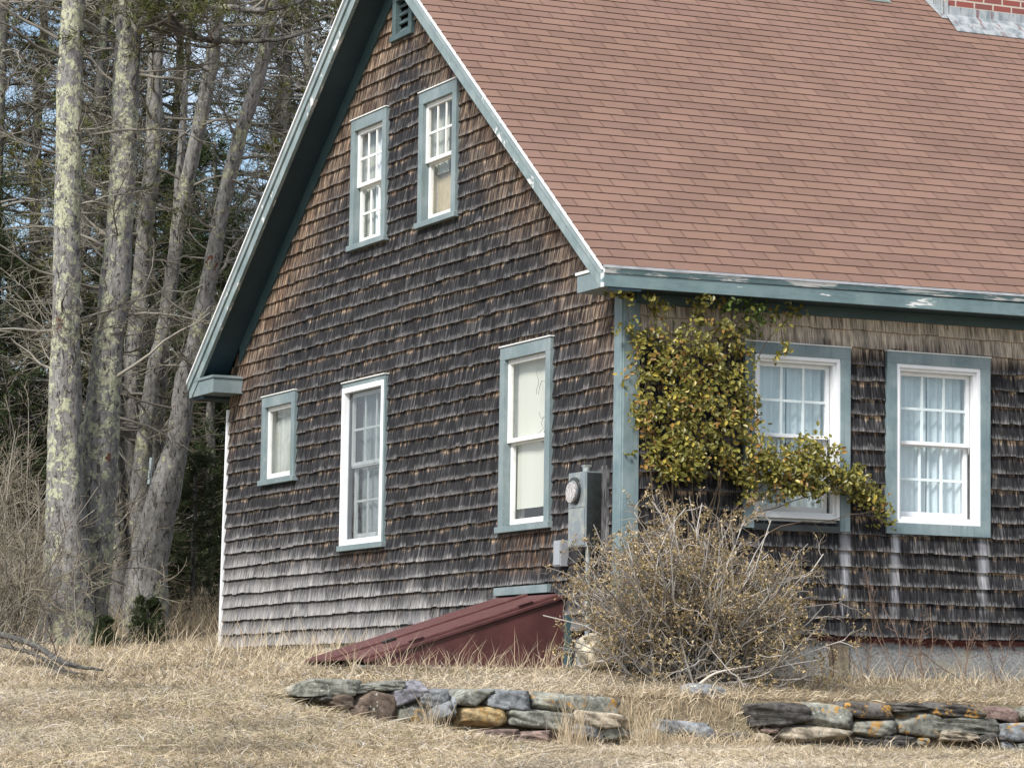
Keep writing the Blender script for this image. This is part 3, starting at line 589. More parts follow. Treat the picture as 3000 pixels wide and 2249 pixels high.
# gable vent
_, a0, a1, z0, z1 = wins['vent']; b = MB()
b.wbox('g', a0, a0 + .075, -.03, .028, z0 + .05, z1); b.wbox('g', a1 - .075, a1, -.03, .028, z0 + .05, z1); b.wbox('g', a0 + .075, a1 - .075, -.03, .028, z1 - .075, z1); b.wbox('g', a0 - .02, a1 + .035, -.03, .042, z0, z0 + .05)
ventm = paint('vent_teal', (.06, .095, .10), (.10, .145, .15), 0); v = b.build('gable_vent', ventm, house, .002)
for i in range(4):
    zz = z0 + .065 + i * .075; b = MB(); b.prism([(.07, a0 + .07, zz + .065), (.015, a0 + .07, zz), (.004, a0 + .07, zz + .008), (.06, a0 + .07, zz + .073)], [(.07, a1 - .07, zz + .065), (.015, a1 - .07, zz), (.004, a1 - .07, zz + .008), (.06, a1 - .07, zz + .073)]); b.build('louvre', ventm, v)
b = MB(); b.wbox('g', a0, a1, -.14, -.13, z0, z1); b.build('vent_back', M['dark'], v)
# chimney
x0, x1, y0, y1 = 5.31, 6.16, 3.93, 4.75; b = MB(); b.box(x0, x1, y0, y1, 5.2, 6.9); ch = b.build('chimney', M['brick'], house, .004)
b = MB(); b.box(x0 - .05, x1 + .05, y0 - .05, y1 + .05, 6.9, 7.0); b.build('crown', M['conc'], ch)
def rr(y, x=5.4): return rz(y, -1) + .008 * (x + OV) * (W / 2 - y) / (W / 2)
b = MB(); zf = rr(y0)
b.poly([(x0 - .02, y0 - .012, zf + .02), (x1 + .02, y0 - .012, zf + .02), (x1 + .02, y0 - .006, zf + .12), (x0 - .02, y0 - .006, zf + .12)])
b.prism([(x0 - .045, y0 - .235, rr(y0 - .235) + .012), (x1 + .06, y0 - .235, rr(y0 - .235) + .012), (x1 + .02, y0 - .008, zf + .035), (x0 - .02, y0 - .008, zf + .035)], [(x0 - .045, y0 - .235, rr(y0 - .235) + .018), (x1 + .06, y0 - .235, rr(y0 - .235) + .018), (x1 + .02, y0 - .008, zf + .045), (x0 - .02, y0 - .008, zf + .045)])
for i in range(5): 
    ya, yb = y0 + i * .085 - .02, y0 + (i + 1) * .085 - .025; b.poly([(x0 - .006 - .003 * (i % 2), ya, rr(ya) + .01), (x0 - .006 - .003 * (i % 2), yb, rr(yb) + .01), (x0 - .006, yb, rr(yb) + .13), (x0 - .006, ya, rr(yb) + .13)])
    b.poly([(x0 - .07, ya, rr(ya) + .014), (x0 - .005, ya, rr(ya) + .014), (x0 - .005, yb, rr(yb) + .014), (x0 - .07, yb, rr(yb) + .014)])
b.build('flashing', M['flash'], ch)
# cellar bulkhead
bh = MB(); yn, yf = .93, 2.20; xt, zt_, xo, zo = -.01, -.06, -1.60, -.575
bh.prism([(xt, yn, zt_ - .02), (xo + .02, yn, zo), (xo + .02, yn, -.9), (xt, yn, -.9)], [(xt, yn + .012, zt_ - .02), (xo + .02, yn + .012, zo), (xo + .02, yn + .012, -.9), (xt, yn + .012, -.9)])
bulk = bh.build('cellar_bulkhead', M['bulk'], house); bh = MB(); bh.prism([(xt, yf, zt_ - .02), (xo + .02, yf, zo), (xo + .02, yf, -.9), (xt, yf, -.9)], [(xt, yf - .012, zt_ - .02), (xo + .02, yf - .012, zo), (xo + .02, yf - .012, -.9), (xt, yf - .012, -.9)])
bh.build('side_panel', M['bulk'], bulk); bulk['label'] = 'sloping maroon metal cellar bulkhead against the gable foot'
def slope_slab(yA, yB, xa, xb, up0, up1, name, mat, par, bev=.004):
    sl = (zo - zt_) / (xo - xt); n = np.array([sl, 0, -1]) * -1; n = n / np.linalg.norm(n)
    if n[2] < 0: n = -n
    z = lambda x: zt_ + (x - xt) * sl
    q = lambda x, y, u: tuple(np.array([x, y, z(x)]) + n * u)
    b = MB(); b.prism([q(xa, yA, up0), q(xb, yA, up0), q(xb, yB, up0), q(xa, yB, up0)], [q(xa, yA, up1), q(xb, yA, up1), q(xb, yB, up1), q(xa, yB, up1)]); return b.build(name, mat, par, bev)
slope_slab(yn - .02, yn + .07, xo - .03, xt, -.012, .012, 'side_rim', M['bulk'], bulk); slope_slab(yf - .07, yf + .02, xo - .03, xt, -.012, .012, 'side_rim', M['bulk'], bulk)
ym = (yn + yf) / 2
for ya, yb in ((yn + .06, ym - .004), (ym + .004, yf - .06)):
    d = slope_slab(ya, yb, xo - .045, xt - .02, .0125, .034, 'bulkhead_door', M['bulkdoor'], bulk)
slope_slab(ym - .045, ym + .045, xo - .045, xt - .02, .0345, .050, 'center_strip', M['bulkdoor'], bulk)
slope_slab(ym - .16, ym - .10, -1.28, -1.18, .0345, .055, 'handle', M['blackbox'], bulk)
for hx in (-.30, -1.2): slope_slab(yn + .045, yn + .085, hx - .06, hx + .06, .0345, .042, 'hinge', M['bulk'], bulk)
b = MB(); b.wbox('g', 1.20, 2.19, -.02, .035, -.018, .046); b.build('bulkhead_header', M['teal_c'], house, .003)
b = MB(); b.box(-1.75, .0, yn - .09, yn - .0, -.9, -.615); b.build('bulkhead_curb', M['conc'], house)
b = MB(); b.box(-.035, .01, yn - .10, yn - .05, -.7, -.2); b.build('downpipe_stub', M['teal_dark'], house)
# electric meter
mt = empty('electric_meter', (-.07, .44, .3), label='galvanised electric meter box with round glass dial on the gable wall', cat='electric meter')
def mpart(b, name, mat, bev=.003, par=None):
    o = b.build(name, mat, par or mt, bev); o.matrix_parent_inverse = mt.matrix_basis.inverted() if False else Matrix.Translation(-Vector((-.07, .44, .3))) if par is None else Matrix(); return o
b = MB(); b.box(-.150, .0, .292, .585, .29, .855); mb = mpart(b, 'meter_box', M['galv'])
b = MB(); b.box(-.140, -.01, .2905, .2915, .30, .845); mpart(b, 'side_shade_sheet', M['blackbox'], 0)  # shade on the side turned from the sun, painted as a black sheet
b = MB(); b.box(-.158, -.150, .305, .575, .30, .585); mpart(b, 'lower_cover', M['galv'])
b = MB(); b.box(-.156, -.150, .300, .580, .588, .85); mpart(b, 'upper_cover', M['galv'])
def disc(cx, cy, cz, r, d0, d1, n=28): # cylinder along -x
    b = MB(); A = [(d0, cy + r * math.cos(t), cz + r * math.sin(t)) for t in np.linspace(0, 2 * math.pi, n, endpoint=False)]; Bq = [(d1, y, z) for (_, y, z) in A]; b.prism(A, Bq); return b
mpart(disc(0, .470, .715, .104, -.156, -.172), 'dial_ring', M['blackbox'], 0)
mpart(disc(0, .474, .702, .080, -.176, -.196), 'meter_dial', M['meterglass'], .006)
mpart(disc(0, .472, .708, .086, -.172, -.176), 'dial_plate', M['galv'], .002)
P = np.array([[[-.075, .44, z] for z in (.856, .87, .885, .90)]]); o = tube_obj('conduit_hub', [(P, np.full((1, 4), .030), 12)], M['galv'], mt); o.matrix_parent_inverse = Matrix.Translation(-Vector((-.07, .44, .3)))
b = MB(); b.box(-.105, -.045, .41, .47, .898, .912); mpart(b, 'hub_cap', M['galv'])
P = np.array([[[-.07, .40, z] for z in np.linspace(.29, -.75, 6)]]); o = tube_obj('conduit', [(P, np.full((1, 6), .024), 10)], M['galv'], mt); o.matrix_parent_inverse = Matrix.Translation(-Vector((-.07, .44, .3)))
b = MB(); b.box(-.02, .0, .20, .30, .25, .90); mpart(b, 'backing_board', M['siding'], 0)
jb = empty('junction_box', (-.03, .95, .30), label='small pale grey wall box below left of the electric meter', cat='wall box')
b = MB(); b.box(-.035, .035, -.06, .07, -.13, .07); b.build('box_body', simple('grey_plastic', (.27, .28, .30), .5), jb, .004); b = MB(); b.box(-.042, -.036, -.05, .06, -.12, .06); b.build('cover', simple('grey_plastic_cover', (.31, .325, .35), .5), jb, .003)
# ------------------------------------------------------------------ stones
def stone(name, loc, size, shp, ang, mat, parent=None, seed=0, depth=None):
    r = np.random.default_rng(seed); n = 15; g = np.linspace(-1, 1, n); pts = []; ix = {}; F = []
    def vid(p):
        k = tuple(np.round(p, 4)); 
        if k not in ix: ix[k] = len(pts); pts.append(p)
        return ix[k]
    for ax in range(3):
        for sg in (-1, 1):
            for i in range(n - 1):
                for j in range(n - 1):
                    q = []
                    for (a, b_) in ((g[i], g[j]), (g[i + 1], g[j]), (g[i + 1], g[j + 1]), (g[i], g[j + 1])):
                        p = [0, 0, 0]; p[ax] = sg; p[(ax + 1) % 3] = a; p[(ax + 2) % 3] = b_; q.append(vid(np.array(p, float)))
                    F.append(q if sg > 0 else q[::-1])
    P = np.array(pts); pw = {'rnd': 3.6, 'blk': 11, 'flat': 9, 'lay': 14}[shp]
    nrm = (np.abs(P) ** pw).sum(1) ** (1 / pw); P = P / nrm[:, None]
    # facet cuts
    for _ in range({'rnd': 5, 'blk': 8, 'flat': 6, 'lay': 6}[shp]):
        nn = unit(r.normal(0, 1, 3)); d = r.uniform(.86, 1.12) * (1.1 if shp != 'rnd' else .95); s = P @ nn - d; P = P - np.maximum(s, 0)[:, None] * nn
    fr = r.uniform(1.5, 4, (6, 3)); ph = r.uniform(0, 6, 6)
    for k in range(6): P = P * (1 + (.022 / (1 + k * .3)) * np.sin(P @ fr[k] * (1 + k * .7) + ph[k]))[:, None]
    if shp == 'lay': P[:, 1] += .02 * np.sign(np.sin(P[:, 2] * 9 + P[:, 0] * 1.3)); 
    P[:, 0] += P[:, 2] * r.normal(0, .08); P[:, 2] *= 1 + P[:, 0] * r.normal(0, .07)
    P = P + r.normal(0, 1, P.shape) * np.array([.004, .012, .012])
    w, h = size; P *= np.array([w / 2, (depth or r.uniform(.13, .2)) , h / 2])
    a = math.radians(ang); c, s = math.cos(a), math.sin(a); P = P @ np.array([[c, 0, s], [0, 1, 0], [-s, 0, c]])
    yo = r.normal(0, .012)
    return mesh_np(name, P + np.array(loc) + np.array([0, yo, 0]), np.array(F).ravel(), np.full(len(F), 4), mat, parent, smooth=True, loc=np.array(loc))
LEFT = [(-3.001, -0.821, 0.392, 0.108, 'g', 'w', 'flat', 0), (-3.027, -0.887, 0.135, 0.049, 'd', '', 'rnd', 0), (-2.927, -0.907, 0.17, 0.103, 'b', '', 'blk', 0), (-2.77, -0.833, 0.186, 0.042, 'g', '', 'flat', 6), (-2.582, -0.804, 0.231, 0.058, 'g', 'w', 'flat', 6), (-2.699, -0.946, 0.304, 0.207, 'b', 'w', 'blk', -6), (-2.438, -0.854, 0.252, 0.13, 'p', '', 'blk', 24), (-2.423, -0.987, 0.218, 0.154, 'g', 'y', 'rnd', 0), (-2.266, -0.889, 0.209, 0.115, 's', '', 'blk', 18), (-2.217, -0.968, 0.185, 0.123, 's', '', 'rnd', 20), (-1.996, -0.869, 0.252, 0.105, 'g', 'w', 'blk', -3), (-1.712, -0.879, 0.336, 0.127, 's', 'w', 'blk', -3), (-1.923, -0.996, 0.373, 0.142, 'o', 'o', 'rnd', 3), (-1.493, -0.999, 0.466, 0.125, 'g', 'w', 'blk', -4), (-2.142, -0.938, 0.047, 0.155, 's', '', 'rnd', 0), (-2.787, -0.979, 0.107, 0.09, 'b', '', 'blk', 0), (-2.417, -1.064, 0.158, 0.054, 'd', '', 'rnd', 0),
 (-1.215, -0.907, 0.622, 0.139, 'g', 'ow', 'blk', -4), (-1.071, -1.002, 0.359, 0.103, 't', '', 'flat', -5), (-1.145, -1.082, 0.254, 0.085, 's', '', 'blk', -4), (-0.917, -1.095, 0.215, 0.08, 'g', 'w', 'blk', 0), (-1.537, -1.127, 0.335, 0.092, 'r', 'w', 'blk', 0), (-1.834, -1.108, 0.303, 0.066, 'r', '', 'blk', 0), (-0.808, -1.113, 0.187, 0.073, 'g', '', 'flat', 0)]
MID = [(-0.62, -1.10, 0.24, 0.09, 'g', '', 'blk', 2), (-.03, -1.12, .22, .09, 'd', '', 'blk', 0), (-0.41, -1.044, 0.40, 0.085, 's', '', 'blk', -3), (-0.257, -1.111, 0.134, 0.148, 's', '', 'blk', 0)]
RIGHT = [(0.335, -0.95, 0.427, 0.157, 'd', '', 'lay', 2), (0.711, -0.959, 0.41, 0.178, 'g', 'ow', 'rnd', -6), (1.061, -0.909, 0.382, 0.12, 'd', 'o', 'rnd', -2), (1.089, -1.035, 0.393, 0.126, 'g', 'o', 'rnd', 4), (1.463, -0.992, 0.347, 0.159, 'g', 'o', 'blk', -8), (1.397, -0.882, 0.279, 0.062, 'd', '', 'lay', 0), (1.77, -0.892, 0.497, 0.089, 'd', 'o', 'lay', -3), (1.85, -0.997, 0.537, 0.117, 'g', '', 'lay', -3), (2.21, -0.924, 0.228, 0.113, 'r', '', 'rnd', -5), (2.264, -1.042, 0.277, 0.123, 's', 'o', 'blk', 0), (0.61, -1.078, 0.582, 0.114, 't', 'w', 'rnd', -2), (0.245, -1.052, 0.148, 0.047, 'r', '', 'flat', 0), (0.232, -1.108, 0.158, 0.063, 't', '', 'flat', -8), (1.78, -1.071, 0.308, 0.08, 't', '', 'lay', -3), (1.03, -1.126, 0.256, 0.057, 'd', '', 'lay', -3), (1.505, -1.123, 0.102, 0.076, 'g', 'o', 'rnd', 0), (2.2, -1.143, 0.117, 0.074, 's', '', 'blk', 0), (2.357, -1.143, 0.196, 0.06, 'g', '', 'blk', 0), (0.318, -1.168, 0.219, 0.063, 'd', '', 'rnd', 0), (0.661, -1.167, 0.468, 0.069, 'g', 'w', 'rnd', 0), (1.303, -1.12, 0.29, 0.097, 'd', '', 'lay', 0), (2.038, -1.089, 0.207, 0.076, 'd', '', 'blk', 0), (2.492, -0.917, 0.323, 0.114, 'g', '', 'blk', 0), (2.564, -1.04, 0.31, 0.119, 'r', '', 'blk', 0), (2.857, -0.924, 0.394, 0.122, 'g', 'o', 'blk', 0), (2.896, -1.054, 0.34, 0.128, 'g', '', 'blk', 0), (3.3, -.93, .4, .13, 's', '', 'blk', 0), (3.35, -1.06, .45, .13, 'g', 'w', 'blk', 0)]
def stone_wall(lst, label, sd):
    cx = sum(s[0] for s in lst) / len(lst); root = empty('dry_stone_wall', (cx, -1.75, -1.15), label=label, cat='stone wall', group='low dry stone walls below the house')
    for i, (x, z, w, h, c, l, shp, ang) in enumerate(lst):
        o = stone('stone', (x, -1.68, z), (w * 1.04, h * 1.07), shp, ang, stone_mat(c, l, shp), None, sd + i)
        o.parent = root; o.matrix_parent_inverse = Matrix.Translation(-Vector((cx, -1.75, -1.15)))
        col = {'g': 'olive grey', 'd': 'dark', 'b': 'brown', 's': 'slate grey', 'p': 'pale grey', 'o': 'ochre', 't': 'tan', 'r': 'russet'}[c]
        if 'o' in l: o['label'] = col + ' stone with orange lichen'
        elif 'w' in l: o['label'] = col + ' stone with pale lichen'
    b = MB(); x0 = min(s[0] - s[2] / 2 for s in lst) + .1; x1 = max(s[0] + s[2] / 2 for s in lst) - .1
    return root
stone_wall(LEFT, 'low dry stone wall with a big ochre stone, in front of the maroon bulkhead', 100)
stone_wall(MID, 'few low slate stones showing through the grass between the longer walls', 200)
stone_wall(RIGHT, 'low dry stone wall with orange lichen patches at the right', 300)
# dark earth behind the stones belongs to the ground step
b = MB(); b.box(-3.1, -.78, -1.66, -1.60, -1.3, -.89); b.box(.14, 3.5, -1.66, -1.60, -1.3, -.89); bk = b.build('soil_bank', simple('dark_soil', (.035, .028, .02), .95, 20, .4), None); setp(bk, kind='structure')
o = stone('field_boulder', (-.074, -1.45, -.805), (.32, .13), 'rnd', -4, stone_mat('s', 'w', 'rnd'), None, 11, .12); setp(o, 'pale rounded boulder half sunk in grass between the stone walls', 'boulder')
o = stone('foundation_boulder', (-.14, .02, -.49), (.34, .27), 'rnd', 0, mat_stone('stone_cream', (.50, .44, .33), True, False), None, 12, .12); setp(o, 'cream coloured boulder at the house corner beside the bulkhead', 'boulder')
# ------------------------------------------------------------------ grass
def blades(n, xs, ys, L0, L1, wd, lean0, lean1, colf, seed, bend=.6, az=None):
    r = np.random.default_rng(seed); n = len(xs); z = gz(xs, ys) - .01; L = r.uniform(L0, L1, n) * r.uniform(.6, 1, n)
    a = r.uniform(0, 2 * np.pi, n) if az is None else r.normal(az, .9, n); le = r.uniform(lean0, lean1, n)
    d = np.stack([np.cos(a) * np.sin(le), np.sin(a) * np.sin(le), np.cos(le)], 1)
    le2 = np.minimum(le + r.uniform(.1, bend, n), 1.9); a2 = a + r.normal(0, .5, n); d2 = np.stack([np.cos(a2) * np.sin(le2), np.sin(a2) * np.sin(le2), np.cos(le2)], 1)
    B0 = np.stack([xs, ys, z], 1); B1 = B0 + d * (L * .5)[:, None]; B2 = B1 + d2 * (L * .5)[:, None]; B2[:, 2] = np.maximum(B2[:, 2], gz(B2[:, 0], B2[:, 1]) + .004)
    s = np.cross(d, r.normal(0, 1, (n, 3))); s = unit(s) * (wd * r.uniform(.6, 1.3, n))[:, None] * .5
    V = np.stack([B0 - s, B0 + s, B1 + s * .9, B1 - s * .9, B2], 1).reshape(-1, 3); i = np.arange(n)[:, None] * 5
    loops = np.concatenate([i + [0, 1, 2, 3], i + [3, 2, 4]], 1).ravel(); sizes = np.tile([4, 3], n); C = np.repeat(colf(r, xs, ys), 5, 0)
    return V, loops, sizes, C
def gcol(r, x, y):
    n = len(x); t = r.random((n, 1)); c = np.array([.38, .28, .165]) * (1 - t) + np.array([.74, .63, .46]) * t
    g = np.clip(np.sin(x * .9 + 1.3 * np.sin(y * .7)) * .5 + np.sin(y * 1.9 + x * .4) * .35 + r.normal(0, .35, n), 0, 1)[:, None]; c = c * (1 - .45 * g) + np.array([.40, .37, .27]) * .45 * g
    k = r.random((n, 1)); c = np.where(k < .05, np.array([[.30, .27, .11]]), c); c = np.where(k > .93, np.array([[.62, .58, .54]]), c); c = np.where((k > .05) & (k < .22), c * .4, c); p_ = np.clip(np.sin(x * 2.3 + 2 * np.sin(y * 1.1)) * np.sin(y * 2.9 - x) + r.normal(0, .3, n), 0, 1)[:, None]; q_ = np.clip(np.sin(x * .8 - y * 1.3 + 4) * np.sin(y * .9 + x * .5), 0, 1)[:, None]; c = c * (1 - .45 * p_) * (1 + .12 * q_); c = c * (1 - .3 * q_) + np.array([.60, .55, .47]) * .3 * q_
    return c
def frustum(n, t0, t1, mar=.6, bias=1.0, seed=1, pxl=0, pxr=3000):
    r = np.random.default_rng(seed); t = t0 + (t1 - t0) * r.random(n) ** bias; lo, hi = (pxl - 1500) / PXF * t - mar, (pxr - 1500) / PXF * t + mar; l = lo + (hi - lo) * r.random(n)
    # invert camera coordinates on the plan
    f2 = np.array([.41565, .90354]); r2 = np.array([.90777, -.41924]); det = r2[0] * f2[1] - r2[1] * f2[0]
    x = CAM[0] + (l * f2[1] - t * r2[1]) / det * 1.0; y = CAM[1] + (-l * f2[0] + t * r2[0]) / det
    return x, y
def keep(x, y, m=.03):
    inh = (x > -m) & (y > -m) & (y < W + m); inb = (x > -1.62) & (x < .05) & (y > .90) & (y < 2.22); return ~(inh | inb)
VV, LL, SS, CC, off = [], [], [], [], 0
def addb(t):
    global off
    VV.append(t[0]); LL.append(t[1] + off); SS.append(t[2]); CC.append(t[3]); off += len(t[0])
x, y = frustum(230000, 13.5, 22.5, .5, 1.0, 1); k = keep(x, y) & ~((np.abs(y + 1.72) < .12) & (x > -3.1)); addb(blades(0, x[k], y[k], .04, .125, .0036, .5, 1.5, gcol, 2, .8))
x, y = frustum(95000, 20.5, 27, .5, 1, 3); k = keep(x, y) & (y > -1.6) ; addb(blades(0, x[k], y[k], .03, .10, .004, .5, 1.45, gcol, 4, .7))
x, y = frustum(90000, 22, 37, .8, 1, 5, -50, 1500); k = keep(x, y) & (y > -1.6) & (x < 1.5); addb(blades(0, x[k], y[k], .05, .16, .005, .6, 1.5, gcol, 6, .8))
x, y = frustum(30000, 13.5, 22, .5, 1, 31); k = keep(x, y) & ~((np.abs(y + 1.72) < .2) & (x > -3.2)); addb(blades(0, x[k], y[k], .14, .32, .0034, 1.2, 1.52, lambda r, x, y: gcol(r, x, y) * 1.12, 32, .25))
for (n_, p0, p1, sd_) in ((60000, -1500, -60, 41), (60000, 3060, 4500, 43)):
    x, y = frustum(n_, 13.5, 30, .0, 1, sd_, p0, p1); k = keep(x, y); addb(blades(0, x[k], y[k], .05, .16, .0065, .5, 1.5, gcol, sd_ + 1, .8))
setp(mesh_np('dry_grass', np.concatenate(VV), np.concatenate(LL), np.concatenate(SS), M['grass'], None, np.concatenate(CC)), 'matted tan winter grass covering the slope', 'grass', None, 'stuff')
VV, LL, SS, CC, off = [], [], [], [], 0
def tcol(r, x, y): n = len(x); t = r.random((n, 1)); return np.array([.42, .32, .20]) * (1 - t) + np.array([.72, .62, .46]) * t
x, y = frustum(1300, 22, 35, .5, 1, 8, 0, 1650); k = keep(x, y) & (y > -1.6) & (x < 1); addb(blades(0, x[k], y[k], .15, .50, .0042, .05, .8, tcol, 9, .5, .2))
r_ = np.random.default_rng(10); x = r_.uniform(-.6, -.02, 700); y = r_.uniform(2.3, 8.6, 700); addb(blades(0, x[:450], y[:450], .15, .55, .004, .05, .6, tcol, 11, .5))
x = r_.uniform(-1.9, 0, 260); y = r_.uniform(.55, .88, 260); addb(blades(0, x, y, .10, .42, .004, .05, .7, tcol, 12, .6))
x = r_.uniform(1.3, 4.5, 700); y = r_.uniform(-.5, -.02, 700); addb(blades(0, x, y, .08, .32, .004, .1, .9, tcol, 13, .6))
x = r_.uniform(-3.6, 3.6, 700); y = r_.uniform(-2.1, -1.83, 700); addb(blades(0, x, y, .08, .22, .0045, .1, 1.0, tcol, 14, .8))
x = r_.uniform(-.85, .2, 2600); y = r_.normal(-1.82, .10, 2600); addb(blades(0, x, y, .10, .28, .0045, .1, 1.2, tcol, 15, .9))
x = r_.uniform(-3.6, 3.6, 1800); y = r_.uniform(-1.62, -1.45, 1800); addb(blades(0, x, y, .08, .20, .0045, .6, 1.4, tcol, 16, .9, -1.57))
for cx, cy in ((-2.36, -1.95), (-.75, -1.95), (-1.35, -2.0)): x = r_.normal(cx, .06, 130); y = r_.normal(cy, .05, 130); addb(blades(0, x, y, .2, .55, .004, .02, .35, tcol, 17, .35)); x = r_.normal(cx, .09, 160); y = r_.normal(cy, .06, 160); addb(blades(0, x, y, .12, .26, .004, .3, 1.2, tcol, 18, .8))
setp(mesh_np('tall_grass', np.concatenate(VV), np.concatenate(LL), np.concatenate(SS), M['grass'], None, np.concatenate(CC)), 'taller pale grass stalks along the wall foot', 'grass', None, 'stuff')
# ------------------------------------------------------------------ leaves helper
def leaves(P, N, size, colors, r, fold=.25, wid=.5):
    n = len(P); N = unit(N); A = unit(np.cross(N, r.normal(0, 1, (n, 3)))); B = np.cross(N, A); s = size[:, None]
    p = lambda a, b, c: P + A * s * a + B * s * b + N * s * c
    V = np.stack([p(0, 0, 0), p(.35, wid * .42, fold * .4), p(.75, wid * .40, fold * .35), p(1, 0, -.05), p(.75, -wid * .40, fold * .35), p(.35, -wid * .42, fold * .4)], 1)
    i = np.arange(n)[:, None] * 6; loops = np.concatenate([i + [0, 1, 2, 3], i + [0, 3, 4, 5]], 1).ravel()
    return V.reshape(-1, 3), loops, np.tile([4, 4], n), np.repeat(colors, 6, 0)
# ------------------------------------------------------------------ vine
VINE = [(-0.14, 2.14, 0.048), (-0.03, 2.14, 0.053), (0.08, 2.13, 0.053), (0.25, 2.06, 0.072), (-0.03, 1.92, 0.05), (0.08, 1.83, 0.108), (0.19, 1.76, 0.12), (0.54, 2.14, 0.077), (0.59, 2.03, 0.06), (0.78, 2.12, 0.086), (0.92, 2.1, 0.096), (1.09, 2.06, 0.101), (1.23, 2.1, 0.077), (1.42, 2.12, 0.043), (0.48, 1.85, 0.144), (0.7, 1.87, 0.144), (0.9, 1.86, 0.12), (0.35, 1.63, 0.18), (0.62, 1.64, 0.168), (0.87, 1.68, 0.12), (0.11, 1.59, 0.096), (0.3, 1.43, 0.192), (0.57, 1.45, 0.192), (0.84, 1.46, 0.12), (1.01, 1.42, 0.101), (0.03, 1.25, 0.086), (0.17, 1.26, 0.12), (0.41, 1.22, 0.192), (0.68, 1.26, 0.168), (0.96, 1.3, 0.12), (1.07, 1.23, 0.06), (0.19, 1.09, 0.096), (0.44, 1.03, 0.144), (0.71, 1.07, 0.144), (0.96, 1.08, 0.144), (0.17, 0.94, 0.072), (0.49, 0.89, 0.12), (0.31, 0.83, 0.06), (0.85, 0.9, 0.12), (1.12, 0.94, 0.12), (1.35, 0.93, 0.132), (1.57, 1.04, 0.108), (1.74, 1.08, 0.077), (1.52, 0.84, 0.12), (1.74, 0.87, 0.096), (1.35, 0.78, 0.084), (1.91, 0.81, 0.096), (2.08, 0.71, 0.067), (2.17, 0.63, 0.048), (2.2, 0.52, 0.036), (1.31, 1.83, 0.053), (1.23, 1.73, 0.029), (1.2, .86, .12), (1.45, .90, .12), (1.65, .95, .11), (1.6, .82, .10), (1.84, .88, .09), (1.0, .80, .10), (2.0, .76, .07)]
vine = empty('climbing_vine', (.45, -.1, -.65), label='leafy green and yellow climbing vine sprawling over the house corner and window', cat='vine')
VO = Vector((.45, -.1, -.65)); r = np.random.default_rng(21)
LP, LN, LS, LC, anchors = [], [], [], [], []
for (x, z, rad) in VINE:
    n = int(rad * rad * (8600 if z > 1.06 else 19000)) + 4
    # little sprays: sub-clusters round twig ends
    k = max(2, n // 6); c = np.stack([x + r.normal(0, rad * .62, k), r.uniform(-.24, -.05, k) - (.06 if rad > .13 else 0) + (-.25 if z > 2.08 and x < 1.3 else 0) * r.random(k) * .5, z + r.normal(0, rad * .55, k)], 1)
    anchors.append(c[:2]); p = np.repeat(c, 6, 0) + r.normal(0, .028, (k * 6, 3)); m = len(p)
    nn = np.array([-.15, -1, .45]) + r.normal(0, .55, (m, 3)); LP.append(p); LN.append(nn); LS.append(r.uniform(.026, .054, m))
    t = r.random((m, 1)); cc = np.array([.085, .085, .016]) * (1 - t) + np.array([.26, .235, .045]) * t; yel = (r.random(m) < .13)[:, None]; cc = np.where(yel, np.array([.42, .33, .06]), cc)
    gr = (z > 2.0 and .6 < x < 1.2) ; cc = cc * np.array([.45, .72, .7]) if gr else cc
    br = np.repeat(r.random((k, 1)) < .06, 6, 0); cc = np.where(br, np.array([.30, .17, .04]), cc)
    LC.append(cc)
LP, LN, LS, LC = map(np.concatenate, (LP, LN, LS, LC)); hm = np.sin(LP[:, 0] * 11 + 2 * np.sin(LP[:, 2] * 7)) * np.sin(LP[:, 2] * 13 + LP[:, 0] * 4) + r.normal(0, .35, len(LP)) < .62; LP, LN, LS, LC = LP[hm], LN[hm], LS[hm], LC[hm]; LP[:, 1] = np.minimum(LP[:, 1], -.035)
low = LP[:, 2] > 2.12; LP[low, 1] = np.minimum(LP[low, 1], -.05); hit = (LP[:, 2] > 2.15) & (LP[:, 1] > -.36); LP[hit, 2] = 2.15 - r.random(hit.sum()) * .06
V, L, S_, C = leaves(LP, LN, LS, LC, r, .3, .62); mesh_np('foliage', V, L, S_, M['leaf'], vine, C, loc=VO).location = (0, 0, 0)
A = np.concatenate(anchors); st = []
for a in A[::8]:
    b0 = np.array([.35 + r.normal(0, .2), -.1, -.65]); m1 = np.array([.45 + (a[0] - .45) * .35 + r.normal(0, .08), -.09, .2 + a[2] * .25]); st.append(spl(np.array([b0, m1, [a[0] * .75 + .45 * .25, -.10, a[2] * .85], a]), 12))
st = np.array(st); st[:, :, 2] = np.minimum(st[:, :, 2], 2.155); st += r.normal(0, .006, st.shape)
sub, _ = sprout(st, 5, .08, .22, .7, 5, .25, .02, .55)
sub[:, :, 1] = np.minimum(sub[:, :, 1], -.03); sub[:, :, 2] = np.minimum(sub[:, :, 2], 2.16)
o = tube_obj('stem', [(st, taper(st, .007, .002), 4), (sub, taper(sub, .0025, .0012), 3)], M['twig'], vine, [np.array([.15, .11, .075]), np.array([.13, .11, .06])], loc=VO); o.location = (0, 0, 0)
